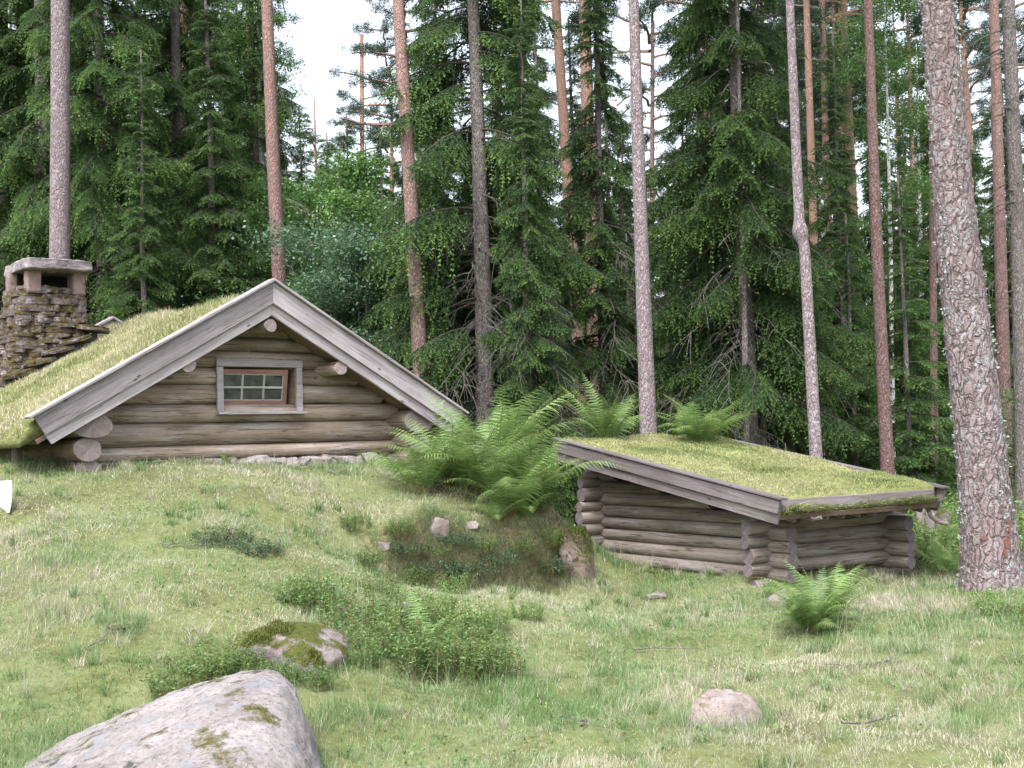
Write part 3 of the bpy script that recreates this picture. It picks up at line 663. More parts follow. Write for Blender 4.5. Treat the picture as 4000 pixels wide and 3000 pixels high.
while z < ctop:
    h = r.uniform(.028, .05); t = np.clip((z-cz0)/(ctop-cz0), 0, 1)
    ul = (cu0-.02)*(1-t**.8)+ul_t*t**.8; ur = (cu1-.03)*(1-t)+ur_t*t
    inset = .10*t
    for face in range(4):
        if face in (0, 2): a0, a1 = ul, ur
        else: a0, a1 = cv0+inset, cv0+cdep-inset
        x = a0
        while x < a1-.05:
            wd = min(r.uniform(.14, .42), a1-x); cx = x+wd/2; x += wd
            jut = r.uniform(-.025, .025)
            c = {0: cb(cx, cv0+inset+.09+jut, z+h), 2: cb(cx, cv0+cdep-inset-.09, z+h), 1: cb(ul+.09+jut, cx, z+h), 3: cb(ur-.09+jut, cx, z+h)}[face]
            ex, ey = (CW, CN) if face in (0, 2) else (CN, CW)
            slab_into(ch, c, ex, wd/2*1.02, ey, .11, h*1.08*r.uniform(.8, 1.15), kk); kk += 1
    z += h*2
core = [(ul_t+.10, ctop-.02), (ur_t-.10, ctop-.02), (cu1-.16, zlow), (cu0+.22, zlow)]
chim = link('chimney', ch.mesh('chimney', M_['chimney'], False), cabin)
prism('flue', [(ul_t+.09, ctop-.03), (ur_t-.09, ctop-.03), (ur_t-.09, ccap+.02), (ul_t+.09, ccap+.02)], cb(0, cv0+cdep-.30, 0), CW, CZ, -.05, chim, M_['soot'])  # black plate added behind the pillars so the gaps look shaded
prism('chimney_core', core, cb(0, cv0+.14, 0), CW, CZ, -(cdep-.28), chim, M_['soot'], .004)
for a, b, sx in ((ul_t+.16, .13, .085), (ur_t-.10, .13, .075), (ul_t+.07, cdep-.22, .07), (ur_t-.10, cdep-.22, .075)):
    hz = (ccap-ctop)/2+.03
    me = rock_mesh([tuple(cb(a+i*sx, cv0+b+j*.075, ctop-.02+hz+k*hz)) for i in (-1, 1) for j in (-1, 1) for k in (-1, 1)]+[tuple(cb(a+i*sx*1.15, cv0+b, ctop+hz)) for i in (-1, 1)], M_['chimney_pink'], 3, .012, 8, int(a*100), 1, 'pillar_stone')
    link('pillar_stone', me, chim)
me = rock_mesh(stone_pts(cb(ul_t+.36, cv0+.20, ctop+.05), .06, .05, .06, 3, 12, CW, CN), M_['rock_white'], 2, .005, 9, 2, 1, 'pillar_stone'); link('pillar_stone', me, chim)
ctop2 = on_plane(215, 1012, cb(0, cv0, 0), CN)[2]
ul_c = (on_plane(108, 1040, cb(0, cv0-.08, 0), CN)-CA) @ CW; ur_c = (on_plane(366, 1040, cb(0, cv0-.08, 0), CN)-CA) @ CW
pl_ = []
for uu, vv in ((ul_c, -.07), (ul_c+.02, cdep+.05), (ur_c, -.07), (ur_c-.03, cdep), ((ul_c+ur_c)/2, -.11), ((ul_c+ur_c)/2, cdep+.08), (ul_c-.02, .3)):
    for zz, kx in ((ccap+.0, 1), (ctop2-.02, .96)): pl_.append(tuple(cb((uu-(ul_c+ur_c)/2)*kx+(ul_c+ur_c)/2, cv0+vv, zz+random.uniform(-.01, .015))))
link('cap_slab', rock_mesh(pl_, M_['slab'], 4, .022, 5, 4, 0, 'cap_slab'), chim)
# stepped drip stones and dark flashing where the stack leaves the roof
for t in (0.0, .25, .5, .74, .98):
    uu = cu0+.10+(cu1-cu0-.1)*t; zz = cz0+(cz1-cz0)*t+.19
    sm = MB(); slab_into(sm, cb(uu, cv0-.06, zz), nrm(CW+CZ*(.25 if t < .9 else -.1)), .20, CN, .15, .035, 900+int(t*50))
    link('drip_stone', sm.mesh('drip_stone', M_['chimney']), chim)
prism('flashing', [(cu0-.05, cz0-.25), (cu1+.04, cz1-.15), (cu1+.04, cz1+.16), (cu0-.05, cz0+.16)], cb(0, cv0-.05, 0), CW, CZ, -.05, chim, M_['flashing'])

# ================================================================== LOW SHED
shed = empty('log_shed', sb(1.5, 1.0, 0), 'low log shed with a single flat turf slope that carries two ferns', 'shed')
LG, EN = M_['log_shed'], M_['end_shed']; rr_ = .076; ch_ = .1465
for k in range(8):                                     # long walls and short walls alternate by half a log
    zc = .035+ch_*(k+.5); ztop = zc+rr_
    a0 = max(-.26, (ztop-.655)/.168-.62)
    for b_ in (.06, 1.86):
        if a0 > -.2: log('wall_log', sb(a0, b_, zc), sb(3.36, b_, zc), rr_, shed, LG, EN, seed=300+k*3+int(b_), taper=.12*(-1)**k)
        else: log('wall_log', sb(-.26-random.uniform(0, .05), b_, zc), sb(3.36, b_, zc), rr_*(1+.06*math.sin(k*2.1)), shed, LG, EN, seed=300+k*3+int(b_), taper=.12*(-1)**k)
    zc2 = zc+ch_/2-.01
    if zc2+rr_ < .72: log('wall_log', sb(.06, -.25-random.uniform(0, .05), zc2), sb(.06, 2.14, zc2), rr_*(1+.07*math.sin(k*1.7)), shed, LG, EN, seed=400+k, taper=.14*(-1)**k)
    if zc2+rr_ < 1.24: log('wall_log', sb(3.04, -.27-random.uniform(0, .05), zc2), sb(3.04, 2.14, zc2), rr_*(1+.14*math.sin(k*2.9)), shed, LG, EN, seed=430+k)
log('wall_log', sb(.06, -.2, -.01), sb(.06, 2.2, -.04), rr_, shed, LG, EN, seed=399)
A0, A1, B0, B1 = -.66, 3.36, -.46, 2.06
sl = nrm(SL+CZ*.168); sn = nrm(CZ-SL*.168); LSh = (A1-A0)/sl[:2].dot(SL[:2])
for b_, sg in ((B0, 1), (B1, -1)):
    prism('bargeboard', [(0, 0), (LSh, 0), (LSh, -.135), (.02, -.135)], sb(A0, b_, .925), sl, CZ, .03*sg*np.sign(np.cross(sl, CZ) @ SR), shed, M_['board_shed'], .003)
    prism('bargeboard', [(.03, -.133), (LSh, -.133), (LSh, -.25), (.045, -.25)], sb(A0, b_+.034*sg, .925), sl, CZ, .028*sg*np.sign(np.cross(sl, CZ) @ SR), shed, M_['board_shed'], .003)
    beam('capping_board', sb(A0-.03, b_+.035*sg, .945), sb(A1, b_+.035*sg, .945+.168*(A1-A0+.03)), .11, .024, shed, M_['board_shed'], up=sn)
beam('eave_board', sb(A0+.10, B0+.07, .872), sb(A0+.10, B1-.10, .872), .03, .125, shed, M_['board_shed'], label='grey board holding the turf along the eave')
prism('roof_deck', [(.08, -.03), (LSh-.02, -.03), (LSh-.02, .02), (.08, .02)], sb(A0, B0+.07, .745), sl, sn, (B1-B0-.14)*np.sign(np.cross(sl, sn) @ SR), shed, M_['board_brown'], .002)
for k in range(9):
    b_ = -.1+k*.24; log('rafter', sb(A0+.17, b_, .715), sb(3.3, b_, .715+.168*3.8), .032, shed, LG, EN, seed=500+k, seg=8)
# crooks and a peg under the eave
def crook(name, px):
    V, F = tube(np.array(px), np.linspace(.028, .022, len(px)), 7); mb = MB(); mb.add(V, F); mb.poly(V[-7:], [tuple(range(7))]); return link(name, mb.mesh(name, M_['log_shed'], True), shed)
q0 = sb(-.42, 2.0, .80)
crook('eave_crook', [q0, q0+CZ*-.10-SL*.03, q0+CZ*-.18-SL*.06, q0+CZ*-.24-SL*.14+SR*.05, q0+CZ*-.25-SL*.22+SR*.08])
q0 = sb(-.40, .05, .76)
crook('eave_crook', [q0, q0-SL*.10-CZ*.03, q0-SL*.20-CZ*.05+SR*.03, q0-SL*.27-CZ*.03+SR*.05])
# turf
def sturf(a, b):
    e = np.minimum(np.minimum((a-A0)/.25, (A1-a)/.25), np.minimum((b-B0)/.22, (B1-b)/.22)); e = np.clip(e, 0, 1)
    return shed_roof(a)-.03+.07*e**.6+(fbm(a*2.2+3, b*2.2, 41, 4)-.5)*.14*e
a = np.linspace(A0+.09, A1-.02, 84); b = np.linspace(B0+.09, B1-.09, 62); AA, BB = np.meshgrid(a, b)
top = SC+AA[..., None]*SL+BB[..., None]*SR+sturf(AA, BB)[..., None]*CZ
low = top.copy(); low[..., 2] = shed_roof(AA)-.16
nu, nv = len(a), len(b); I = (np.arange(nv-1)[:, None]*nu+np.arange(nu-1)[None]).ravel(); q = np.stack([I, I+1, I+nu+1, I+nu], -1); N0 = nu*nv
rim = list(range(nu))+[nu*k+nu-1 for k in range(1, nv)]+[nu*(nv-1)+k for k in range(nu-2, -1, -1)]+[nu*k for k in range(nv-2, 0, -1)]
mb = MB(); mb.poly(np.r_[top.reshape(-1, 3), low.reshape(-1, 3)], [tuple(f[::-1]) for f in q]+[tuple(f+N0) for f in q]+[(rim[i], rim[(i+1) % len(rim)], rim[(i+1) % len(rim)]+N0, rim[i]+N0) for i in range(len(rim))])
link('turf', mb.mesh('turf', M_['turf'], True), shed)
r = np.random.default_rng(77); mb = MB(); NB = 60000
aa = r.uniform(A0+.1, A1-.03, NB); bb = r.uniform(B0+.09, B1-.09, NB)
P = SC+aa[:, None]*SL+bb[:, None]*SR+(sturf(aa, bb)-.012)[:, None]*CZ
ti = -.05+1.15*fbm(aa*1.5, bb*1.5, 51, 4)+r.normal(0, .15, NB)
blades(mb, P, r.uniform(.014, .045, NB)*(.6+.9*fbm(aa*3, bb*3, 61, 3)), r.uniform(.0022, .0045, NB), r.uniform(.3, 1.4, NB), ti, r)
ne = 2600; be = r.uniform(B0+.06, B1-.1, ne); wgt = r.random(ne) < (.35+.65*(fbm(be*3, be*0, 9, 3) > .48)); be = be[wgt]; ne = len(be)
P = SC+(A0+.06+r.uniform(-.03, .06, ne))[:, None]*SL+be[:, None]*SR+(.80+r.uniform(-.02, .03, ne))[:, None]*CZ
blades(mb, P, r.uniform(.03, .12, ne)*(.4+1.4*fbm(be*5, be*0+2, 6, 2)), .0035, r.uniform(1.2, 2.3, ne), r.uniform(.15, .75, ne), r, dirn=np.full(ne, T2-math.pi/2))
ne = 130; P = SC+(A0+.02)*SL+(B0+.22+r.normal(0, .09, ne))[:, None]*SR+(.80+r.uniform(-.03, .02, ne))[:, None]*CZ
blades(mb, P, r.uniform(.12, .28, ne), .004, r.uniform(1.5, 2.4, ne), r.uniform(.2, .8, ne), r, dirn=np.full(ne, T2-math.pi/2))
o = link('roof_grass', mb.mesh('roof_grass', M_['roof_grass']), shed); o['kind'] = 'stuff'
for k, (a_, b_, s_) in enumerate([(.03, 2.0, .16), (.0, 1.62, .2), (-.02, 1.3, .13), (.05, .35, .18), (.9, .03, .2), (1.9, .04, .22), (3.0, .0, .2), (-.02, .9, .15)]):
    link('foundation_stone', rock_mesh(stone_pts(sb(a_, b_, -.07), s_, .13, .09, 600+k, 14), M_['rock_pink'], 3, .02, 6, k, 1, 'foundation_stone'), shed)

# ================================================================== TREES
def seg_needles(mb, P, T, nl, r, tint, wid=.006, drop=.0, per=2, mat=0):
    """needle tufts at stations P along twigs with directions T"""
    n_ = len(P)
    S = nrm(np.cross(T, CZ+r.normal(0, .15, (n_, 3))))
    for k in range(per):
        sg = (1, -1)[k % 2]
        d = nrm(T*.75+S*sg*r.uniform(.45, .95, (n_, 1))+CZ*(r.normal(-.05-drop, .22, (n_, 1))))
        ln = nl*r.uniform(.7, 1.3, (n_, 1))
        b = np.cross(d, r.normal(0, 1, (n_, 3))); b = nrm(b)*wid*r.uniform(.7, 1.3, (n_, 1))
        V = np.stack([P-T*wid-b, P+T*wid+b, P+d*ln], 1).reshape(-1, 3)
        F = np.arange(n_*3).reshape(-1, 3)
        mb.add(V, F, np.repeat(np.clip(tint+r.normal(0, .03, n_), 0, 1), 3), mat)

def spruce_branch(L, seed, droop=.35, up=.05, hang=.5, bare=.12, curtain=.3, st=.030):
    """one bough in its own frame: X outward. returns list of (V,F,tint,mat)"""
    r = np.random.default_rng(seed); mb = MB()
    s = np.linspace(0, 1, 14); wob = np.cumsum(r.normal(0, .02, 14))*L
    ax = np.stack([L*s*(1-.12*droop*s), wob*s, L*(up*s-droop*s**1.7+.16*droop*np.clip(s-.6, 0, 1)**1.5*2)], -1)
    V, F = tube(ax, np.linspace(.012+.006*L, .004, 14), 4); mb.add(V, F, .3, 1)
    n_ = int(L*(1-bare)/.030)
    ss = bare+(1-bare)*(np.arange(n_)+r.random(n_)*.8)/n_
    O = np.stack([np.interp(ss, s, ax[:, k]) for k in range(3)], -1)
    Tt = nrm(np.gradient(ax, axis=0)); T = nrm(np.stack([np.interp(ss, s, Tt[:, k]) for k in range(3)], -1))
    sd = np.where(np.arange(n_) % 2 == 0, 1., -1.)
    S = nrm(np.cross(T, CZ))
    ln = np.minimum(.62, .30*L+.10)*np.clip(np.sin(np.pi*np.clip(ss*.72+.26, 0, 1)), .12, 1)*r.uniform(.6, 1.25, n_)
    D = nrm(T*r.uniform(.55, .95, (n_, 1))+S*sd[:, None]*r.uniform(.55, 1.0, (n_, 1))+CZ*r.normal(-.12-.25*hang, .13, (n_, 1)))
    twig_t = r.normal(.42, .12, n_)
    Ps, Ts, Tn, Nl = [], [], [], []
    def run(O, D, ln, sag, tw, rel):
        for k in range(len(O)):
            m_ = max(2, int(ln[k]/st)); t = (np.arange(m_)+.5)/m_
            p = O[k]+D[k]*(t*ln[k])[:, None]; p[:, 2] -= sag[k]*(t*ln[k])**2
            tt = nrm(D[k][None]-CZ*(2*sag[k]*t*ln[k])[:, None])
            Ps.append(p); Ts.append(tt); Tn.append(tw[k]-.06+rel*t**2.5); Nl.append(np.full(m_, 1.0)*(1-.25*t))
    run(O, D, ln, hang*r.uniform(.6, 1.5, n_), twig_t, .58)
    # side shoots on the longer twigs
    big = np.where(ln > .2)[0]
    for q in (.35, .6):
        o2 = O[big]+D[big]*(q*ln[big])[:, None]; o2[:, 2] -= hang*(q*ln[big])**2
        for sg in (1, -1):
            d2 = nrm(D[big]*.7+nrm(np.cross(D[big], CZ))*sg*.7-CZ*r.uniform(.0, .5, (len(big), 1))*hang)
            run(o2, d2, ln[big]*r.uniform(.25, .5, len(big)), np.full(len(big), hang), twig_t[big], .55)
    nc = int(n_*curtain)                                # hanging curtains of older twigs
    if nc:
        ci = r.integers(0, n_, nc); keep = ss[ci] < .85; ci = ci[keep]; nc = len(ci)
        dd = nrm(np.stack([r.normal(.15, .15, nc), r.normal(0, .2, nc), -np.ones(nc)], -1))
        run(O[ci], dd, r.uniform(.2, .55, nc)*min(1, .4+L*.3), np.zeros(nc), r.normal(.22, .1, nc), .15)
    P = np.concatenate(Ps); T = np.concatenate(Ts); tn = np.concatenate(Tn); nlv = np.concatenate(Nl)
    seg_needles(mb, P, T, (.052*nlv)[:, None], r, tn, .0075)
    return mb
def merge_xf(dst, src, M, t, tint_add=0.):
    """append src pieces (MB) transformed by 3x3 M and offset t"""
    base = dst.n
    for v in src.v: dst.v.append(v @ M.T+t)
    for f, m in src.f: dst.f.append((f+base, m))
    for tt in src.t: dst.t.append(np.clip(tt+tint_add, 0, 1))
    dst.n += src.n
_bl = {}
def bough(L, kind, k):
    key = (L, kind, k)
    if key not in _bl:
        dr, up, hg, ct = {'full': (.40, .08, .85, .55), 'droop': (.55, .10, 1.3, 1.0), 'flat': (.22, .10, .5, .25)}[kind]
        _bl[key] = spruce_branch(L, abs(hash((int(L*100), len(kind), k))) % 9999, dr, up, hg, .10 if kind != 'droop' else .16, ct, .029)
    return _bl[key]
LENS = (.5, .9, 1.4, 2.0, 2.7)
def spruce_crown(H, z0, Lmax, kind, seed, per_m=9., az_bias=None, prof=.85, top=True, bare=None):
    """crown of a spruce of height H, green from z0 up"""
    r = np.random.default_rng(seed); mb = MB(); z = z0
    while z < H-.25:
        f = (H-z)/(H-z0*.6) ; L = Lmax*np.clip(f, .04, 1)**prof*r.uniform(.65, 1.12)
        L = max(.28, L)
        az = r.random()*2*math.pi
        if az_bias is not None and r.random() < az_bias[1]: az = az_bias[0]+r.normal(0, .6)
        if bare is not None and z < bare[1] and abs((az-bare[0]+math.pi) % (2*math.pi)-math.pi) < bare[2]: z += .5/per_m; continue
        near = min(LENS, key=lambda q: abs(q-L)); b = bough(near, kind if z < H*.72 else ('full' if kind == 'droop' else kind), int(r.integers(0, 3)))
        s_ = L/near; tilt = r.normal(0, .10)+(.35*np.clip((z-H*.7)/(H*.3), 0, 1))
        Rz = np.array([[math.cos(az), -math.sin(az), 0], [math.sin(az), math.cos(az), 0], [0, 0, 1]])
        Ry = np.array([[math.cos(tilt), 0, -math.sin(tilt)], [0, 1, 0], [math.sin(tilt), 0, math.cos(tilt)]])
        merge_xf(mb, b, Rz @ Ry*np.clip(s_, .75, 1.25), np.array([0, 0, z]), r.normal(0, .07))
        z += 1/per_m*r.uniform(.5, 1.5)*(1 if f > .3 else .7)
    return mb.mesh('crown', [M_['needle'], M_['bough']])
def trunk_mesh(H, r0, r1, mat, seed, lean=(0, 0), flare=.25, n=12, bumps=0., name='trunk', steps=None):
    r = np.random.default_rng(seed); S = steps or max(14, int(H/.45)); t = np.linspace(0, 1, S)
    pts = np.stack([lean[0]*t*H+np.interp(t, np.linspace(0, 1, 6), np.cumsum(r.normal(0, .03, 6))), lean[1]*t*H+np.interp(t, np.linspace(0, 1, 6), np.cumsum(r.normal(0, .03, 6))), t*(H+.3)-.3], -1)
    rad = r0*(1-t)+r1*t+r0*flare*np.exp(-t*H/.45)
    V, F = tube(pts, rad, n, jitter=bumps, seed=seed); mb = MB(); mb.add(V, F); mb.poly(V[-n:], [tuple(range(n))])
    return mb.mesh(name, mat, True), pts
def dead_twigs(z0, z1, n_, seed, lmax=1.1, mat=None, forks=2, droop=.5, az=None):
    r = np.random.default_rng(seed); mb = MB()
    for k in range(n_):
        a = r.random()*2*math.pi if az is None else az+r.normal(0, .7); z = r.uniform(z0, z1); L = lmax*r.uniform(.35, 1)
        s = np.linspace(0, 1, 6); h = np.array([math.cos(a), math.sin(a), 0]); sd = np.cross(h, CZ)
        p = h*(s*L)[:, None]+CZ*(z-droop*L*s**1.6+r.normal(0, .05)*s)[:, None]+sd*(np.cumsum(r.normal(0, .03, 6))*L)[:, None]
        V, F = tube(p, np.linspace(.013, .004, 6), 4); mb.add(V, F)
        for q in range(forks*2):
            i = r.integers(2, 6); o = p[i]; d = nrm(h*.6+sd*r.choice([-1, 1])*r.uniform(.3, .9)-CZ*r.uniform(0, .9)); l2 = L*r.uniform(.2, .5)
            pp = o+d*(np.linspace(0, 1, 4)*l2)[:, None]; pp[:, 2] -= np.linspace(0, 1, 4)**2*l2*.4
            V, F = tube(pp, np.linspace(.007, .003, 4), 3); mb.add(V, F)
    return mb.mesh('dead_branches', mat or M_['twig'])
def pine_crown(H, z0, Lmax, seed, n_=26, puffs=17):
    r = np.random.default_rng(seed); mb = MB()
    for k in range(n_):
        z = z0+(H-z0)*(k+.5)/n_; f = 1-(z-z0)/(H-z0)
        L = Lmax*(.35+.65*math.sin(math.pi*min(1, f*.75+.2)))*r.uniform(.6, 1.15); a = k*2.4+r.normal(0, .4)
        h = np.array([math.cos(a), math.sin(a), 0]); sd = np.cross(h, CZ); s = np.linspace(0, 1, 7)
        p = h*(s*L)[:, None]+CZ*(z+L*(.35*s-.25*s**2*(.6+f)))[:, None]+sd*(np.cumsum(r.normal(0, .04, 7))*L)[:, None]
        V, F = tube(p, np.linspace(.035*L/1.5+.01, .008, 7), 5); mb.add(V, F, .5, 1)
        for q in range(puffs):
            i = r.uniform(.35, 1); c = np.array([np.interp(i, s, p[:, j]) for j in range(3)])+sd*r.normal(0, .22*L*.6)*(1.1-i*.5)+CZ*r.normal(.05, .08)
            m_ = 46; d = nrm(r.normal(size=(m_, 3))+CZ*.35+h*.3); o = c+r.normal(0, .09, (m_, 3))
            b = nrm(np.cross(d, r.normal(size=(m_, 3))))*.012; ln = r.uniform(.08, .15, (m_, 1))
            mb.add(np.stack([o-b, o+b, o+d*ln], 1).reshape(-1, 3), np.arange(m_*3).reshape(-1, 3), np.repeat(np.clip(.35+.3*r.random(m_)+.25*d[:, 2], 0, 1), 3), 0)
    return mb.mesh('crown', [M_['needle_pine'], M_['pine_orange']])
def broad_tree(H, W_, seed, mat, leaf=.055, nleaf=16000, stems=1, z0=.15):
    """broadleaf tree: (trunk mesh, crown mesh)"""
    r = np.random.default_rng(seed); tb = MB(); cb_ = MB(); ends = []
    for s_ in range(stems):
        a0 = r.random()*6.28; ln = r.uniform(.0, .16)*(1 if stems > 1 else .3)
        t = np.linspace(0, 1, 10); p = np.stack([math.cos(a0)*ln*H*t+np.cumsum(r.normal(0, .015*H/6, 10)), math.sin(a0)*ln*H*t+np.cumsum(r.normal(0, .015*H/6, 10)), t*H*.95-.2*(1-t)], -1)
        V, F = tube(p, np.linspace(.02*H/2, .008, 10)*(1 if stems == 1 else .6), 7); tb.add(V, F)
        for k in range(int(26/stems)+4):
            zf = r.uniform(z0, .95); o = np.array([np.interp(zf, t, p[:, j]) for j in range(3)]); a = r.random()*6.28
            L = W_*(.25+.75*math.sin(math.pi*min(1, .12+zf*.85)))*r.uniform(.5, 1.1); s = np.linspace(0, 1, 6)
            q = o+np.stack([math.cos(a)*s*L, math.sin(a)*s*L, (.55*s-.25*s*s)*L], -1)+np.cumsum(r.normal(0, .03*L, (6, 3)), 0)
            V, F = tube(q, np.linspace(.018, .004, 6), 4); tb.add(V, F)
            for e in range(4): ends.append(q[r.integers(2, 6)]+r.normal(0, .16*L, 3)*np.array([1, 1, .6]))
    ends = np.array(ends); ci = r.integers(0, len(ends), nleaf); rad = r.uniform(.10, .34, len(ends))*(W_/1.6)**.5
    c = ends[ci]+r.normal(0, 1, (nleaf, 3))*rad[ci][:, None]*np.array([1, 1, .55])
    d = nrm(r.normal(size=(nleaf, 3))*np.array([1, 1, .5])-CZ*.25); sd = nrm(np.cross(d, CZ+r.normal(0, .5, (nleaf, 3))))
    ln = leaf*r.uniform(.7, 1.3, (nleaf, 1))
    V = np.stack([c, c+d*ln*.5+sd*ln*.36, c+d*ln, c+d*ln*.5-sd*ln*.36], 1).reshape(-1, 3)
    tin = np.clip(.45+r.normal(0, .14, nleaf)+(r.normal(0, .14, len(ends)))[ci], 0, 1)
    cb_.add(V, np.arange(nleaf*4).reshape(-1, 4), np.repeat(tin, 4))
    return tb.mesh('trunk', M_['spruce_bark'], True), cb_.mesh('crown', mat)

def tree_from(name, trunk, crown, loc, label, cat, group=None, rz=0, extra=()):
    t = empty(name, loc, label, cat, group, rz)
    child('trunk', trunk, t)
    if crown is not None: child('crown', crown, t)
    for nm, me in extra: child(nm, me, t)
    return t

# ---- pines whose trunks are followed through the picture
PCROWN = [pine_crown(19, 11.5, 2.4, 1), pine_crown(21, 13, 2.8, 2, 30), pine_crown(17, 10.5, 2.0, 3, 22)]
def px_trunk(name, label, cat, pts, D, wpx, mat, H, crown, group=None, n=14, bump=.03, flare=.2, knot=None, extra=(), seed=0, crownshift=0., stepm=.3):
    """trunk through photo points (px,py) at depth D; widths in photo px at the first/last point"""
    P = [at(x, y, D) for x, y in pts]; P.sort(key=lambda p: p[2])
    b = P[0]; gx = b[0]; gzv = gz(b[0], b[1])
    d0 = (P[1]-P[0])/(P[1][2]-P[0][2]); base = b-d0*(b[2]-gzv); base[2] = gzv
    dt = (P[-1]-P[-2])/(P[-1][2]-P[-2][2]); topv = P[-1]+dt*(H+gzv-P[-1][2])*.6; topv[2] = P[-1][2]+(H+gzv-P[-1][2])
    allp = np.array([base-d0*.3]+P+[topv]) if b[2]-gzv > .05 else np.array([base-d0*.3]+P[1:]+[topv])
    zz = np.arange(gzv-.3, gzv+H, stepm); X_ = np.interp(zz, allp[:, 2], allp[:, 0]); Y_ = np.interp(zz, allp[:, 2], allp[:, 1])
    k_ = np.array([.25, .5, .25])
    for q in range(2): X_[1:-1] = np.convolve(X_, k_, 'valid')
    rt, rb = wpx[0]*D/FPX/2, wpx[1]*D/FPX/2; zt, zb = P[-1][2], P[0][2]
    rad = np.clip(rb+(rt-rb)*(zz-zb)/(zt-zb), .03, None); rad = np.where(zz > zt, rt*np.clip(1-(zz-zt)/(H+gzv-zt+.1)*.8, .15, 1), rad)
    rad = rad*(1+flare*np.exp(-np.maximum(zz-gzv, 0)/.35))
    if knot is not None:
        kp = at(knot[0], knot[1], D); rad = rad*(1+knot[2]*np.exp(-((zz-kp[2])/.10)**2)); X_ = X_+knot[3]*np.exp(-((zz-kp[2])/.16)**2)
    pts_ = np.stack([X_, Y_, zz], -1)-np.array([base[0], base[1], gzv])
    V, F = tube(pts_, rad, n, jitter=bump, seed=seed+int(D*10)); mb = MB(); mb.add(V, F); mb.poly(V[-n:], [tuple(range(n))])
    t = empty(name, (base[0], base[1], gzv), label, cat, group)
    child('trunk', mb.mesh('trunk', mat, True), t)
    if crown is not None:
        c = child('crown', crown, t); c.location = (pts_[-1][0]*.8, pts_[-1][1]*.8, 0)
    for nm, me in extra: child(nm, me, t)
    return t, pts_, rad

px_trunk('pine_tree', 'straight grey-barked pine rising right behind the stone chimney', 'pine', [(235, 0), (236, 500), (233, 1010)], 21., (70, 80), M_['pine_grey'], 19, PCROWN[0], 'tall pines around the cabins', seed=1)
px_trunk('pine_tree', 'slender red-barked pine rising behind the gable peak of the cabin', 'pine', [(1042, 0), (1066, 600), (1093, 1100)], 22., (44, 58), M_['pine_red'], 20, PCROWN[1], 'tall pines around the cabins', seed=2,
         extra=[('dead_branches', dead_twigs(3, 8, 12, 4, .6))])
ptree, pp, pr = px_trunk('pine_tree', 'red pine with one bare limb pointing left, behind the right roof slope', 'pine', [(1556, 30), (1600, 700), (1645, 1480)], 19.5, (46, 62), M_['pine_red'], 19, PCROWN[2], 'tall pines around the cabins', seed=3)
tl = np.array([at(1575, 487, 19.5), at(1520, 486, 19.4), at(1460, 487, 19.3), at(1400, 480, 19.2), at(1365, 470, 19.1), at(1335, 462, 19.0)])-np.array(ptree.location)
mbx = MB(); V, F = tube(tl, [.035, .03, .027, .022, .016, .008], 6, jitter=.2); mbx.add(V, F)
for o_, e_ in (((1440, 486), (1400, 520)), ((1400, 482), (1350, 505)), ((1365, 470), (1330, 440)), ((1500, 486), (1470, 540)), ((1420, 484), (1440, 450))):
    V, F = tube([at(*o_, 19.25)-np.array(ptree.location), at((o_[0]+e_[0])/2, (o_[1]+e_[1])/2+6, 19.1)-np.array(ptree.location), at(*e_, 19.0)-np.array(ptree.location)], [.012, .008, .004], 4); mbx.add(V, F)
child('bare_limb', mbx.mesh('bare_limb', M_['pine_red']), ptree)
px_trunk('pine_tree', 'grey-barked pine between the two ferns on the shed roof', 'pine', [(2475, 0), (2500, 800), (2532, 1670)], 18.5, (40, 68), M_['pine_grey'], 19, PCROWN[0], 'tall pines around the cabins', seed=4)
px_trunk('pine_tree', 'thin crooked pine with a swollen burl, behind the shed roof', 'pine', [(3085, 0), (3106, 500), (3122, 860), (3142, 960), (3187, 1770)], 18., (32, 50), M_['pine_grey'], 18, PCROWN[2], 'tall pines around the cabins', seed=5, knot=(3128, 905, .55, -.02), stepm=.08, bump=.05)
px_trunk('pine_tree', 'straight reddish pine behind the right end of the shed roof', 'pine', [(3390, 0), (3422, 900), (3466, 1830)], 20., (34, 54), M_['pine_red'], 20, PCROWN[1], 'tall pines around the cabins', seed=6)
big, bp, br_ = px_trunk('pine_tree', 'thick leaning pine with flaky lichen-covered bark, right of the shed', 'pine', [(3660, 0), (3745, 1000), (3820, 1650), (3880, 2300)], 12.5, (120, 205), M_['pine_big'], 18, PCROWN[1], 'tall pines around the cabins', n=40, bump=.035, flare=.26, seed=7, stepm=.05)
r = np.random.default_rng(3); mb = MB()                 # bark plates and lichen tufts on the big trunk
nP = 1500; zi = r.integers(6, int(9/.05), nP); th = r.random(nP)*6.283
for i, a in zip(zi, th):
    c = bp[i]+np.array([math.cos(a), math.sin(a), 0])*br_[i]*.99; out = np.array([math.cos(a), math.sin(a), 0]); tg = np.array([-math.sin(a), math.cos(a), 0])
    hw, hh = r.uniform(.014, .045), r.uniform(.03, .11); th_ = r.uniform(.004, .011)
    q = [c+tg*hw*x+CZ*hh*y+out*(-.004) for x, y in ((-1, -.8), (-.2, -1), (1, -.7), (.9, .6), (.1, 1), (-.9, .7))]
    q2 = [c+tg*hw*.75*x+CZ*hh*.8*y+out*th_*r.uniform(.7, 1.2) for x, y in ((-1, -.8), (-.2, -1), (1, -.7), (.9, .6), (.1, 1), (-.9, .7))]
    mb.poly(q+q2, [(6, 7, 8, 9, 10, 11)]+[(k, (k+1) % 6, 6+(k+1) % 6, 6+k) for k in range(6)])
child('bark_plates', mb.mesh('bark_plates', M_['pine_big']), big)
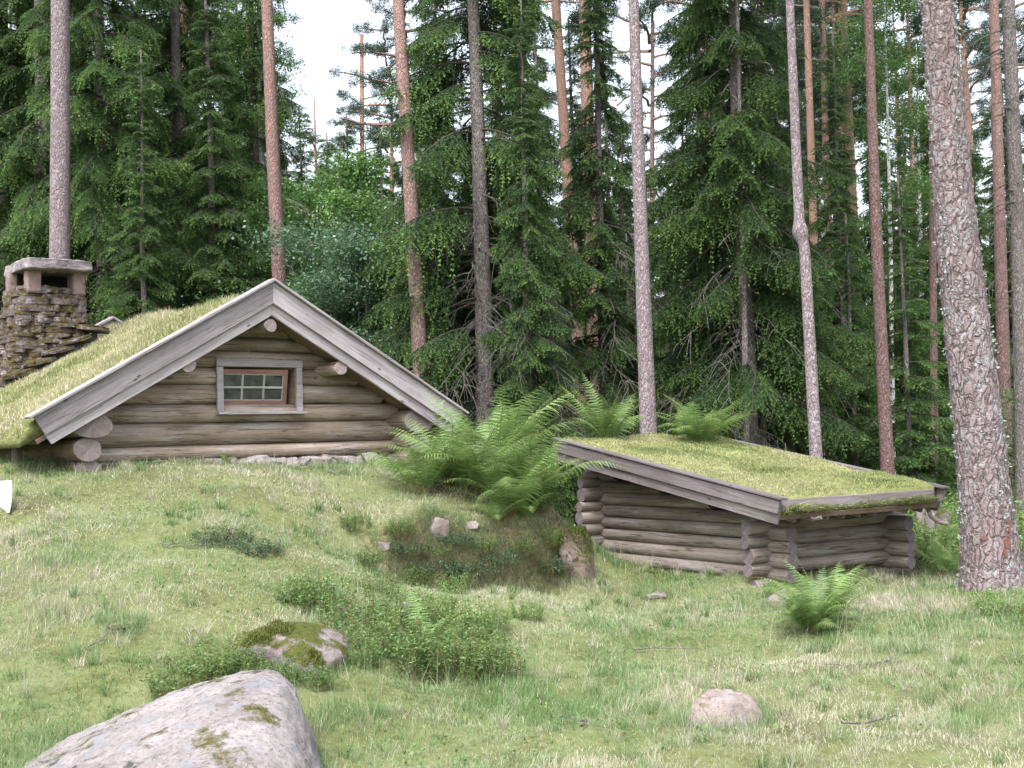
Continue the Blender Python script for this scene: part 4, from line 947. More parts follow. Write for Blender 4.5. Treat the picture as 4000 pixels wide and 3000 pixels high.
m, n, l, out = newmat('lichen tuft'); principled(n, l, out, mixc(n, l, noise(n, l, objcoord(n), 30), (.20, .225, .22), (.34, .36, .36)), .95); M_['lichen'] = m
mb = MB(); nL = 900
zi = r.integers(4, int(9/.05), nL); th = r.uniform(math.pi*.85, math.pi*2.15, nL); dens = fbm(th*2.2, zi*.04, 5, 3)
for i, a, dn in zip(zi, th, dens):
    if dn < .50: continue
    c = bp[i]+np.array([math.cos(a), math.sin(a), 0])*(br_[i]*1.0+.008); m_ = 9
    d = nrm(np.array([math.cos(a), math.sin(a), 0])+r.normal(0, .7, (m_, 3))); o = c+r.normal(0, .012, (m_, 3)); b_ = nrm(np.cross(d, r.normal(size=(m_, 3))))*.009
    mb.add(np.stack([o-b_, o+b_, o+d*.024+b_*.5], 1).reshape(-1, 3), np.arange(m_*3).reshape(-1, 3))
child('lichen', mb.mesh('lichen', M_['lichen']), big)
wound = at(3895, 2085, 12.3)-np.array(big.location)
m, n, l, out = newmat('raw bark wound'); principled(n, l, out, mixc(n, l, noise(n, l, objcoord(n), 25), (.10, .045, .036), (.20, .095, .075)), .85); M_['wound'] = m
mb = MB()
for px_, py_, w_, h_ in ((3925, 2060, 8, 34), (3914, 2110, 12, 34), (3832, 2095, 12, 10), (3905, 2155, 10, 16)):
    k = np.argmin(abs(bp[:, 2]-(at(px_, py_, 12.5)-np.array(big.location))[2])); cx = (at(px_, py_, 12.35)-np.array(big.location))[0]-bp[k][0]
    a = -math.acos(np.clip(cx/br_[k], -.97, .97)); out_ = np.array([math.cos(a), math.sin(a), 0]); tg = np.array([-math.sin(a), math.cos(a), 0])
    c = bp[k]+out_*(br_[k]+.006); q = [c+tg*math.cos(t_)*w_*.0026*r.uniform(.5, 1.3)+CZ*math.sin(t_)*h_*.0026*r.uniform(.6, 1.3)+out_*.012 for t_ in np.linspace(0, 6.28, 9)[:-1]]
    mb.poly(q+[p_-out_*.03 for p_ in q], [tuple(range(8))]+[(k_, (k_+1) % 8, 8+(k_+1) % 8, 8+k_) for k_ in range(8)])
child('bark_wound', mb.mesh('bark_wound', M_['wound']), big)
px_trunk('pine_tree', 'reddish pine standing just right of the thick leaning pine', 'pine', [(3882, 0), (3906, 900), (3930, 1900)], 25., (36, 56), M_['pine_red'], 20, PCROWN[0], 'tall pines around the cabins', seed=8)
px_trunk('spruce_tree', 'smooth grey spruce trunk with few twigs at the right edge of the photo', 'spruce', [(3938, 0), (3975, 900), (4000, 1950)], 22., (50, 62), M_['spruce_bark'], 19, None, 'tall pines around the cabins', seed=9, extra=[('dead_branches', dead_twigs(1, 9, 60, 6, .9))])

BIRCHC = broad_tree(12.5, 1.7, 15, M_['leaf_green'], .055, 14000, 1, .5)[1]
# farther pines, mostly trunks between the spruces
FARP = [('red pine seen between the spruces left of the cabin chimney pine', (722, 0), (703, 700), 30, 32, 'pine_orange'), ('sunlit red pine half hidden behind the tall central spruce', (2170, 0), (2236, 990), 30, 36, 'pine_orange'),
        ('red pine whose trunk shows above the narrow spruce by the ferns', (2282, 0), (2310, 900), 27, 44, 'pine_orange'), ('red pine seen at the top of the lichen-hung spruce', (2752, 0), (2775, 900), 32, 32, 'pine_red'),
        ('slim pine between the crooked pine and the straight reddish pine', (3150, 0), (3178, 900), 30, 26, 'pine_orange'), ('thin pine left of the straight reddish pine', (3212, 0), (3240, 1200), 34, 24, 'pine_red'),
        ('very thin far pine against the sky near the reddish pine', (3278, 0), (3290, 1000), 42, 18, 'pine_orange'), ('orange far pine right of the thick leaning pine', (3770, 300), (3850, 1400), 40, 26, 'pine_orange'),
        ('faint far pine trunk in the gap of sky left of the bare limb', (1412, 0), (1416, 900), 55, 15, 'pine_orange'), ('thin bare pine against the bright sky, middle of the photo', (2550, 0), (2546, 1000), 45, 15, 'pine_red'),
        ('far orange pine right of the slender red pine', (968, 300), (980, 1000), 45, 20, 'pine_orange'), ('dark pine trunk just left of the thick leaning pine', (3640, 500), (3652, 1900), 28, 26, 'pine_red'),
        ('thin red pine between the thick leaning pine and the shed', (3560, 500), (3580, 1300), 36, 20, 'pine_red')]
for k, (lb, a, b, D, w_, mt) in enumerate(FARP):
    px_trunk('pine_tree', lb, 'pine', [a, b], float(D), (w_, w_*1.25), M_[mt], (20 if D > 50 else 17+k % 3), PCROWN[k % 3], 'pines deeper in the forest', n=8, seed=20+k)
for k, (lb, a, b, D, w_) in enumerate([('grey birch trunk left of the slender red pine', (1012, 250), (1032, 1010), 29, 24), ('pale birch trunk low behind the shed roof corner', (3478, 900), (3490, 1850), 28, 20),
                                       ('whitish birch trunk left of the thick leaning pine', (3596, 900), (3602, 1700), 33, 20), ('straight grey spruce pole behind the right fern of the roof', (2966, 900), (2980, 1720), 21.2, 34),
                                       ('dim grey spruce pole left of the straight grey spruce pole', (2908, 1200), (2915, 1700), 20, 30)]):
    sp_ = 'pole' in lb
    px_trunk('spruce_tree' if sp_ else 'birch_tree', lb, 'spruce' if sp_ else 'birch', [a, b], float(D), (w_*.8, w_), M_['spruce_bark' if sp_ else 'birch_bark'], 12, None if sp_ else BIRCHC, None, n=9, seed=40+k,
             extra=[('dead_branches', dead_twigs(.5, 10, 26, 60+k, .7))] if sp_ else [])

# ---- spruces
def spruce(H, z0, Lmax, kind, seed, per_m, r0, prof=.85, bare=None):
    tm, _ = trunk_mesh(H, r0, .02, M_['spruce_bark'], seed, n=10)
    return tm, spruce_crown(H, z0, Lmax, kind, seed, per_m, prof=prof, bare=bare)
SPA = spruce(16, 1.2, 2.7, 'full', 101, 13, .17)
SPB = spruce(17, 2.0, 2.5, 'droop', 102, 15, .17)
SPC = spruce(13, .6, 1.9, 'full', 103, 15, .13)
SPD = spruce(6.5, .3, 1.5, 'flat', 104, 12, .07)
SPE = spruce(18, 4.5, 2.2, 'droop', 105, 13, .18)
SPC2 = spruce(11.5, .5, 1.6, 'droop', 106, 16, .11)
SPM = spruce(17, 1.6, 2.6, 'droop', 109, 15, .18, bare=(-1.58, 9.5, .62))
DTW = dead_twigs(.6, 5.5, 90, 9, 1.6, forks=3)
PROT = {}
GRP = 'spruces of the forest behind the cabins'
def put_spruce(key, tup, px, D, rz, sc_, label, dead=False, py=1700):
    p = at(px, py, D); z = gz(p[0], p[1]); loc = (p[0], p[1], z)
    kk_ = key+('d' if dead else '')
    if kk_ in PROT:
        return copy_thing(PROT[kk_], loc, rz, sc_, label, GRP)
    t = tree_from('spruce_tree', tup[0], tup[1], loc, label, 'spruce', GRP, 0, [('dead_branches', DTW)] if dead else [])
    M = Matrix.Translation(Vector(loc)) @ Matrix.Rotation(rz, 4, 'Z') @ Matrix.Scale(sc_, 4)
    t.matrix_basis = M; WM[t.name] = M; PROT[kk_] = t
    return t
SPR = [
 # key, px, D, rz, scale, label, dead
 ('A', 40, 25, .3, 1.05, 'spruce at the left edge, left of the chimney pine', False),
 ('E', 170, 24, 1.0, 1.1, 'grey-trunked spruce close behind the chimney pine', True),
 ('B', 420, 23, 2.1, 1.0, 'drooping spruce behind the turf roof, right of the chimney', True),
 ('A', 690, 26, 4.0, 1.1, 'dense spruce above the middle of the turf slope', False),
 ('C', 560, 21.5, 1.2, .62, 'shorter spruce just above the turf ridge, right of the chimney', False),
 ('C', 860, 23, 5.1, .85, 'mid-height spruce left of the slender red pine', False),
 ('B', 1010, 29, .8, 1.0, 'tall spruce behind the slender red pine', False),
 ('E', 800, 33, 3.3, 1.15, 'tall far spruce above the dense spruce of the turf slope', False),
 ('A', 250, 31, 5.5, 1.15, 'far spruce showing right of the chimney pine', False),
 ('M', 1888, 20.0, .05, 1.0, 'big drooping spruce with a bare grey trunk, middle of the photo', True),
 ('C2', 2080, 19.0, 2.2, .72, 'smaller spruce with ragged hanging boughs, right of the big drooping spruce', True),
 ('C', 1740, 22.5, .4, .8, 'spruce between the bare-limbed pine and the big drooping spruce', False),
 ('C2', 2372, 22.0, 1.4, 1.02, 'narrow spruce behind the left fern of the shed roof', True),
 ('A', 2050, 31, 2.7, 1.0, 'far spruce behind the big drooping spruce', False),
 ('B', 2915, 20.5, 5.2, .98, 'lichen-hung spruce behind the right fern of the shed roof', True),
 ('A', 2795, 24, 1.9, .82, 'dark spruce left of the lichen-hung spruce', False),
 ('C', 3085, 22.5, 3.0, .72, 'spruce between the lichen-hung spruce and the crooked pine', False),
 ('C', 3300, 26, .9, .78, 'spruce left of the straight reddish pine', False),
 ('D', 3560, 22, 2.4, .95, 'young spruce between the reddish pine and the thick pine', False),
 ('D', 3330, 24, 4.4, .9, 'young spruce behind the right end of the shed roof', False),
 ('C2', 3700, 31, 5.9, 1.0, 'far spruce behind the thick leaning pine', False),
 ('C2', 3480, 36, 3.6, 1.05, 'far thin spruce right of the straight reddish pine', False),
 ('D', 2620, 27, .2, .95, 'young spruce in the shade between the two roof ferns', False),
 ('D', 2480, 30, 1.1, 1.0, 'young dark spruce behind the pine of the roof ferns', False),
 ('D', 2180, 27, 2.0, .9, 'young spruce in the dark gap left of the shed', False),
 ('D', 1680, 27, 3.0, .9, 'young spruce behind the right eave of the cabin', False),
 ('D', 2000, 25, 4.0, .7, 'low spruce above the big fern bank', False),
 ('D', 3830, 27, 1.3, .9, 'young spruce at the right, behind the thick leaning pine', False),
 ('D', 3960, 33, 2.9, 1.0, 'young spruce at the right edge of the photo', False),
 ('D', 930, 27, 5.0, 1.0, 'young spruce just left of the gable peak', False),
 ('D', 1180, 30, 1.0, 1.0, 'young spruce right of the gable peak', False),
 ('D', 330, 27, .5, 1.1, 'young spruce low behind the chimney', False),
]
TUP = dict(M=SPM, A=SPA, B=SPB, C=SPC, D=SPD, E=SPE, C2=SPC2)
for key, px, D, rz, s_, lb, dd in SPR: put_spruce(key, TUP[key], px, D, rz, s_, lb, dd)
r = np.random.default_rng(5)
FILL = [(px, D, ytop) for px, D, ytop in [(1150, 33, 600), (1215, 36, 420), (1300, 34, 520), (1375, 38, 450), (1450, 33, 560), (1520, 37, 430), (1600, 35, 480), (1690, 34, 300), (1740, 38, 100), (2130, 35, 0), (2290, 33, 60), (2420, 36, 120), (2470, 32, 520),
        (2560, 36, 640), (2640, 33, 580), (2710, 36, 350), (3010, 33, 0), (3130, 36, 250), (3215, 32, 480), (3290, 36, 350), (3350, 33, 560), (3440, 37, 250), (3520, 32, 600), (3590, 36, 420), (3680, 33, 600), (3760, 37, 300), (3850, 32, 560), (3930, 36, 380), (3990, 33, 200),
        (90, 33, -100), (330, 35, -200), (480, 32, -50), (590, 36, -200), (760, 36, -100), (900, 35, 0), (1060, 36, 60)]]
for k, (px, D, yt) in enumerate(FILL):
    p = at(px, 1700, D); z = gz(p[0], p[1]); h = at(px, yt, D)[2]-z; key, h0 = [('C2d', 11.5), ('C', 13), ('A', 16)][k % 3 if h > 9.5 else 0]
    copy_thing(PROT[key], (p[0], p[1], z), r.random()*6.28, (max(.75, h/h0), max(.75, h/h0), h/h0), 'one of the hazy mid-distance spruces closing the gaps between the nearer trunks', 'spruces closing the gaps of the forest')
# the deep forest: trees nothing tells apart
r = np.random.default_rng(12); nf = 0
for k in range(90):
    D = r.uniform(36, 80); px = r.uniform(-500, 4500)
    gap = (1150 < px < 1720) or (2520 < px < 2720) or px > 3150
    key = r.choice(['C', 'C2', 'D', 'A', 'E'] if not gap else ['D', 'D', 'C2'])
    s_ = r.uniform(.8, 1.1)*(1 if not gap else r.uniform(.7, 1.0)); p = at(px, 1700, D)
    copy_thing(PROT[key if key in PROT else key+'d'], (p[0], p[1], gz(p[0], p[1])), r.random()*6.28, s_, 'one of the many spruces filling the deep forest far behind the cabins', 'spruces of the deep forest')
farp = [o for o in bpy.data.objects if o.name.startswith('pine_tree') and o.get('group') == 'pines deeper in the forest'][:3]
for k in range(34):
    D = r.uniform(34, 75); px = r.uniform(2900, 4300) if k % 2 else r.uniform(-300, 4300)
    if 1150 < px < 1500 or 2540 < px < 2700: D = r.uniform(60, 80)
    p = at(px, 1700, D)
    copy_thing(farp[k % 3], (p[0], p[1], gz(p[0], p[1])), r.random()*6.28, r.uniform(.75, 1.05), 'one of the thin distant pines among the deep forest far behind the cabins', 'pines of the deep forest')
for k, (px, D, s_) in enumerate([(1505, 52, 1.0), (1640, 47, .95), (1260, 58, .95), (2640, 60, .8), (3380, 44, .95), (3560, 50, 1.0), (3860, 46, .95), (3240, 55, 1.0), (3700, 42, .9)]):
    p = at(px, 1700, D); copy_thing(farp[k % 3], (p[0], p[1], gz(p[0], p[1])), k*1.3, s_, 'one of the thin distant pines among the deep forest far behind the cabins', 'pines of the deep forest')
# behind the camera too, so that glass and gloss have a wood to mirror
for k in range(10):
    p = (r.uniform(-30, 30), r.uniform(-45, -22)); copy_thing(PROT['A'], (p[0], p[1], gz(*p)), r.random()*6.28, r.uniform(.8, 1.1), 'one of the many spruces standing behind the photographer', 'spruces behind the photographer')
# ---- broadleaf trees
BA = broad_tree(7.5, 1.9, 5, M_['leaf_green'], .066, 30000, 1)
BB_ = broad_tree(4.9, 1.7, 6, M_['leaf_blue'], .056, 32000, 4, .08)
BC = broad_tree(3.0, 1.3, 8, M_['leaf_green'], .05, 8000, 3, .05)
BPROT = {}
def put_broad(key, tup, nm, cat, px, D, rz, s_, label):
    p = at(px, 1650, D); loc = (p[0], p[1], gz(p[0], p[1]))
    if key in BPROT: return copy_thing(BPROT[key], loc, rz, s_, label, 'broadleaf trees of the forest edge', cat)
    t = tree_from(nm, tup[0], tup[1], loc, label, cat, 'broadleaf trees of the forest edge'); M = Matrix.Translation(Vector(loc)) @ Matrix.Rotation(rz, 4, 'Z') @ Matrix.Scale(s_, 4)
    t.matrix_basis = M; WM[t.name] = M; BPROT[key] = t; return t
put_broad('a', BA, 'rowan_tree', 'rowan', 1330, 22.5, 0, .92, 'bright green rowan behind the gable peak, left of the bare-limbed pine')
put_broad('a', BA, 'rowan_tree', 'rowan', 1215, 24.5, 2, .95, 'bright green rowan close right of the slender red pine')
put_broad('b', BB_, 'alder_tree', 'alder', 1450, 20.6, 0, 1.05, 'rounded blue-green alder above the right roof slope')
put_broad('b', BB_, 'alder_tree', 'alder', 1310, 21, 2, .85, 'blue-green alder directly right of the gable peak')
put_broad('a', BA, 'rowan_tree', 'rowan', 1485, 25, 5, .95, 'bright green rowan above the right roof slope, behind the rounded alder')
put_broad('a', BA, 'rowan_tree', 'rowan', 1130, 34, 3.5, 1.05, 'bright green rowan seen over the gable peak, farther back')
put_broad('b', BB_, 'alder_tree', 'alder', 1590, 25.5, 5, .85, 'blue-green alder close behind the bare-limbed pine')
put_broad('b', BB_, 'alder_tree', 'alder', 2610, 29, 4, 1.0, 'dim blue-green alder in the gap between the two roof ferns')
put_broad('a', BA, 'rowan_tree', 'rowan', 3530, 30, 1, .85, 'leafy green rowan right of the straight reddish pine')
put_broad('a', BA, 'rowan_tree', 'rowan', 2480, 36, 3, 1.0, 'distant green rowan behind the grey pine of the roof ferns')
put_broad('c', BC, 'rowan_tree', 'rowan', 3960, 24, 1, .8, 'low green rowan at the right edge behind the thick pine')
put_broad('c', BC, 'rowan_tree', 'rowan', 1790, 21, 2, .7, 'low green rowan behind the right eave of the cabin')
put_broad('a', BA, 'rowan_tree', 'rowan', 3720, 38, 4, .9, 'far green rowan showing left of the thick leaning pine')

# ================================================================== FERNS
def frond_mesh(L, arch, seed, npair=26, wid=.30, droopn=.25):
    """one frond: root at the origin, leaning towards +X"""
    r = np.random.default_rng(seed); mb = MB(); s = np.linspace(0, 1, 24)
    ang = R_(18)+arch*s**1.4                              # from vertical
    dx = np.cumsum(np.r_[0, np.sin(ang[:-1])])*L/23; dz = np.cumsum(np.r_[0, np.cos(ang[:-1])])*L/23
    wob = np.interp(s, np.linspace(0, 1, 5), np.cumsum(r.normal(0, .025, 5)))*L
    ax = np.stack([dx, wob, dz], -1); T = nrm(np.gradient(ax, axis=0))
    V, F = tube(ax, np.linspace(.0035, .001, 24)*L/.9, 4); mb.add(V, F, .4, 1)
    t0 = .14
    for side in (1, -1):
        f = (np.arange(npair)+.5+(.25 if side > 0 else -.05))/npair; ss = t0+(1-t0)*f
        O = np.stack([np.interp(ss, s, ax[:, k]) for k in range(3)], -1); TT = nrm(np.stack([np.interp(ss, s, T[:, k]) for k in range(3)], -1))
        Nn = nrm(np.cross(TT, np.array([0, 1., 0])))*-1; Sd = nrm(np.cross(Nn, TT))*side
        pl_ = L*wid*.5*np.clip(np.sin(np.pi*np.clip(.10+.90*f, 0, 1)**.75), .05, 1)**.8*r.uniform(.88, 1.1, npair)
        D = nrm(Sd+TT*(.30+.35*f)[:, None]+np.array([0, 0, -1.])*r.normal(droopn, .10, (npair, 1)))
        m_ = 9; t = np.linspace(.04, 1, m_)
        P = O[:, None]+D[:, None]*(t[None, :, None]*pl_[:, None, None]); P[..., 2] -= (t[None]**2*pl_[:, None])*.18
        fw = nrm(TT-(TT*D).sum(1, keepdims=True)*D)
        lob = pl_[:, None]*.14*np.clip(1.02-t, .06, 1)[None]**.7       # lobe length along the pinna
        sp = pl_[:, None]/m_*.62
        tin = np.clip(.45+.30*f+r.normal(0, .08, npair), 0, 1)
        for sg in (1, -1):                                 # little lobes either side of the pinna
            tip = P+fw[:, None]*sg*lob[..., None]+D[:, None]*(lob*.35)[..., None]
            a_ = P-D[:, None]*sp[..., None]; b_ = P+D[:, None]*sp[..., None]
            V = np.stack([a_, b_, tip], 2).reshape(-1, 3); mb.add(V, np.arange(len(V)).reshape(-1, 3), np.repeat(np.clip(np.repeat(tin, m_)+r.normal(0, .05, npair*m_), 0, 1), 3))
    return mb.mesh('frond', [M_['fern'], M_['fern_stalk']])
FR = [frond_mesh(1.0, a, 700+k, 25, w_, d_) for k, (a, w_, d_) in enumerate([(R_(40), .30, .2), (R_(62), .32, .25), (R_(85), .30, .25), (R_(105), .33, .3), (R_(22), .28, .12)])]
FERNG = 'ferns around the two cabins'
def fern(p, size, nf, spread, seed, label, group=FERNG, pref=None, bias=None):
    """a rosette of fronds; spread 0 = upright, 1 = wide"""
    r = np.random.default_rng(seed); t = empty('fern', tuple(p), label, 'fern', group)
    for k in range(nf):
        ring = (k+.5)/nf; i = int(np.clip(r.normal(1+2.2*spread*ring, .8), 0, 3)) if r.random() > .12*(1-spread) else 4
        o = bpy.data.objects.new('frond', FR[i]); COL.objects.link(o); o.parent = t
        az = k*2.399+r.normal(0, .3)
        if bias is not None and r.random() < .5: az = bias+r.normal(0, .8)
        s_ = size*r.uniform(.7, 1.08)*(1-.18*spread*(i == 4))
        o.matrix_basis = Matrix.Translation((r.normal(0, .03*size), r.normal(0, .03*size), -.02)) @ Matrix.Rotation(az, 4, 'Z') @ Matrix.Rotation(r.normal(.05, .12)+spread*.2*ring, 4, 'Y') @ Matrix.Rotation(r.normal(0, .18), 4, 'X') @ Matrix.Diagonal((s_, s_*r.uniform(.85, 1.1), s_, 1))
    return t
def gpt(px, py): return to_ground(px, py)
def gD(px, D):
    p = at(px, 1900, D); return np.array([p[0], p[1], gz(p[0], p[1])])
for k, (px, D, sz, nf, sp_, lb) in enumerate([
    (1650, 13.3, .95, 22, .7, 'fern of the big fern bank nearest the cabin gable'),
    (1760, 13.7, 1.15, 24, .55, 'fern second from the cabin in the big fern bank'),
    (1870, 13.4, 1.25, 26, .55, 'tall fern in the middle of the big fern bank'),
    (1935, 14.1, 1.5, 24, .3, 'tallest fern of the big fern bank, its fronds reaching above the eave'),
    (1990, 13.2, 1.15, 24, .7, 'fern right of the middle of the big fern bank'),
    (2075, 13.7, 1.2, 24, .7, 'fern at the shed end of the big fern bank'),
    (2065, 14.0, .8, 18, .8, 'outermost fern of the big fern bank, touching the shed roof corner'),
    (1930, 13.0, .5, 12, 1.0, 'low fern hanging over the edge of the bank below the big fern bank'),
    (2040, 13.3, .55, 12, 1.0, 'low fern drooping towards the stump under the big fern bank')]):
    fern(gD(px, D), sz, nf, sp_, 800+k, lb)
nrf = nrm(CZ-SL*.168)
def on_shed(px, py): return on_plane(px, py, sb(0, 0, shed_roof(0)+.01), nrf)
fern(on_shed(2370, 1732)-CZ*.02, .98, 26, .28, 820, 'upright yellowish fern on the shed roof, left one of two')
fern(on_shed(2745, 1738)-CZ*.02, .98, 34, .85, 821, 'low spreading dark green fern on the shed roof, right one of two')
fern(gpt(3175, 2475), .60, 48, 1.0, 822, 'fern growing in the grass in front of the shed corner')
fern(gpt(3230, 2440), .72, 24, .5, 823, 'taller fern behind the fern in front of the shed corner')
fern(gpt(1665, 2560), .52, 7, .1, 824, 'small upright fern among the bilberry right of the mossy boulder')
fern(gpt(1700, 2560), .48, 4, .9, 825, 'pale sideways fern among the bilberry, pointing right', bias=0.2)
fern(gpt(885, 1806), .24, 7, .9, 826, 'tiny bright fern at the foot of the gable wall')
for k, (px, D, sz, lb) in enumerate([(3585, 14.6, .62, 'fern in the shade right of the shed wall'), (3660, 14.0, .66, 'pale fern between the shed and the thick pine'), (3745, 13.6, .6, 'fern just left of the thick pine foot'),
                                     (3630, 15.8, .7, 'fern farther back behind the right shed wall'), (3730, 15.4, .7, 'fern farther back, left of the thick pine'), (3985, 14.2, .55, 'fern right of the thick pine foot')]):
    fern(gD(px, D), sz, 15, .9, 840+k, lb)
# ================================================================== ROCKS, STUMP
def put_rock(name, pts, mat, label, cat, sub=4, amp=.04, fs=2.2, seed=0, smooth=2, group=None):
    c = np.mean(np.array(pts), 0); z = gz(c[0], c[1]); base = np.array([c[0], c[1], z])
    o = link(name, rock_mesh([tuple(np.array(p)-base) for p in pts], mat, sub, amp, fs, seed, smooth, name), None, Matrix.Translation(Vector(base)))
    return tag(o, label, cat, group)
A_ = lambda *q: [at(x, y, D) for x, y, D in q]
put_rock('boulder', A_((990, 2610, 6.45), (1085, 2612, 6.4), (1130, 2690, 6.2), (1200, 2780, 6.1), (1262, 2930, 6.0), (1290, 3120, 5.8), (1180, 2800, 6.8), (1050, 2680, 6.9),
                       (880, 2672, 6.55), (760, 2745, 6.6), (600, 2815, 6.6), (380, 2885, 6.5), (200, 2930, 6.4), (20, 2990, 6.3), (-60, 3080, 6.0), (500, 2950, 7.0), (850, 2850, 7.1),
                       (1040, 2760, 5.75), (1130, 2950, 5.6), (800, 2880, 5.6), (400, 2985, 5.6), (100, 3200, 5.2), (500, 3250, 4.9), (900, 3250, 4.9), (1200, 3250, 5.2), (1270, 3200, 6.0)),
         M_['rock'], 'big pale granite boulder in the foreground, bottom left', 'boulder', 5, .03, 2.6, 3, 4)
pb = gpt(1130, 2600); Db = pb[1]
put_rock('boulder', A_((905, 2520, Db), (930, 2470, Db+.1), (1000, 2440, Db+.2), (1110, 2422, Db+.35), (1260, 2415, Db+.4), (1345, 2455, Db+.35), (1350, 2540, Db+.1), (1250, 2590, Db-.1), (1190, 2640, Db-.1), (1130, 2610, Db-.15), (1000, 2560, Db-.05), (960, 2600, Db+.3), (1300, 2620, Db+.4), (1100, 2480, Db-.12)),
         M_['rock_mossy'], 'rounded boulder covered with yellow moss among the bilberry', 'boulder', 4, .02, 3.2, 5, 3)
pb = gpt(2830, 2850); Db = pb[1]
put_rock('boulder', A_((2688, 2800, Db), (2715, 2725, Db+.06), (2770, 2690, Db+.12), (2860, 2683, Db+.15), (2935, 2712, Db+.1), (2985, 2790, Db+.02), (2990, 2850, Db), (2850, 2880, Db-.12), (2700, 2860, Db-.06), (2850, 2740, Db-.06), (2760, 2850, Db+.35), (2960, 2850, Db+.35)),
         M_['rock_pink'], 'small pinkish boulder alone in the grass, lower right', 'boulder', 4, .016, 4, 7, 1)
pb = gpt(3060, 2385); Db = pb[1]
put_rock('boulder', A_((2985, 2390, Db), (3000, 2330, Db+.1), (3060, 2300, Db+.15), (3130, 2305, Db+.15), (3165, 2360, Db+.1), (3150, 2410, Db), (3060, 2420, Db-.15), (3060, 2330, Db-.05)), M_['rock_pink'], 'mossy pink rock at the near corner of the shed', 'boulder', 3, .02, 4, 8, 1)
for k, (px, py, w_, h_, mt, lb) in enumerate([
    (2555, 2325, 50, 16, 'rock_white', 'flat pale stone in the grass before the long shed wall'), (1712, 2050, 44, 40, 'rock_pink', 'pink stone sticking out of the bank edge below the ferns'),
    (1835, 2050, 42, 18, 'rock_pink', 'small pink stone in the bank edge, right of the bigger pink stone'), (1305, 1842, 40, 14, 'rock_white', 'pale stone lying just below the footing of the gable wall'),
    (470, 2452, 80, 7, 'rock_mossy', 'flat grey stone sunk in the grass on the left'), (1335, 2385, 45, 30, 'rock_mossy', 'grey stone behind the yellow-mossed boulder'),
    (1550, 2372, 75, 22, 'rock', 'pale flat stone half hidden by bilberry, behind the small upright fern'), (1270, 2292, 50, 10, 'rock', 'pale flat stone in the meadow above the bilberry'),
    (1500, 2135, 30, 22, 'rock_mossy', 'dark stone in the bank edge, left of the pink stones'), 
    (1230, 2600, 30, 18, 'rock_pink', 'small dark stone at the foot of the yellow-mossed boulder')]):
    p = gpt(px, py+h_*.5); q = p[1]/FPX
    o = link('stone', rock_mesh(stone_pts((0, 0, h_*q*.1), w_*q, w_*q*.7, h_*q*1.15, 900+k, 16), M_['rock_pink' if mt == 'rock_white' else mt], 3, .016, 6, k, 1, 'stone'), None, Matrix.Translation(Vector(p))); tag(o, lb, 'stone')
for k, (px, py, w_, D) in enumerate([(3655, 2012, 38, 16.2), (3610, 2005, 28, 16.4), (3685, 2030, 30, 16.0)]):
    p = at(px, py, D); z = gz(p[0], p[1]); h_ = (p[2]-z)/2+.10
    o = link('stone', rock_mesh(stone_pts((0, 0, h_), w_*D/FPX, .14, h_-.05, 950+k, 18), M_['rock_mossy'], 3, .02, 5, k, 1, 'stone'), None, Matrix.Translation((p[0], p[1], z)))
    tag(o, ['grey standing stone behind the right end of the shed, widest of three', 'left stone of the three grey stones behind the shed', 'right stone of the three grey stones behind the shed'][k], 'stone', 'grey stones behind the shed')
sp = gD(2245, 13.3)
r = np.random.default_rng(6); q_ = []
for zz, rd in ((-.12, .20), (.05, .185), (.20, .17), (.31, .15), (.40, .11)):
    q_ += [(math.cos(a_)*rd*r.uniform(.8, 1.2)-.04*zz, math.sin(a_)*rd*r.uniform(.8, 1.1), zz+r.normal(0, .025)) for a_ in np.linspace(0, 6.28, 8)[:-1]+zz*3]
q_ += [(.09, .02, .47), (.06, -.04, .44)]
m_ = rock_mesh(q_, M_['stump'], 4, .014, 7, 4, 1, 'stump')
st_ = tag(link('tree_stump', m_, None, Matrix.Translation(Vector(sp))), 'mossy broken tree stump at the end of the bank, left of the shed', 'stump')
r = np.random.default_rng(8); mb = MB(); co = np.array([v.co[:] for v in m_.vertices]); no = np.array([v.normal[:] for v in m_.vertices])
sel = np.where((co[:, 2] > 0) & (no[:, 2]*.5+co[:, 2]*.8+fbm3(co, 6, 2, 3) > .78))[0]; ii = r.choice(sel, 6000); blades(mb, co[ii]+r.normal(0, .006, (6000, 3))-no[ii]*.003, r.uniform(.01, .03, 6000), .0022, r.uniform(.2, 1.6, 6000), r.normal(.40, .2, 6000), r)
mz = child('moss', mb.mesh('moss', M_['moss_fuzz']), st_); mz['kind'] = 'stuff'
# white sheet at the left edge
p0 = gpt(10, 2000); Dq = p0[1]
bm = bmesh.new(); gw_, gh_ = 9, 7; vs = {}
for i in range(gw_):
    for j in range(gh_):
        f = i/(gw_-1); t = j/(gh_-1); x = -110+(37-22*t**2)*1.0*f+110*f; y = 2003-126*t+(1-f)*6; dd = Dq+.12*t+.03*math.sin(f*9+t*3)-(.10*max(0, f-.75)/.25)*(1-t)
        vs[i, j] = bm.verts.new(tuple(at(x+(30*t if f == 1 else 12*t*f), y, dd)-p0))
for i in range(gw_-1):
    for j in range(gh_-1): bm.faces.new((vs[i, j], vs[i+1, j], vs[i+1, j+1], vs[i, j+1]))
r_ = bmesh.ops.solidify(bm, geom=bm.faces[:], thickness=.006); me = bpy.data.meshes.new('cloth'); bm.to_mesh(me); bm.free(); me.materials.append(M_['cloth'])
tag(link('white_sheet', me, None, Matrix.Translation(Vector(p0))), 'white folded sheet standing in the grass at the left edge', 'sheet')
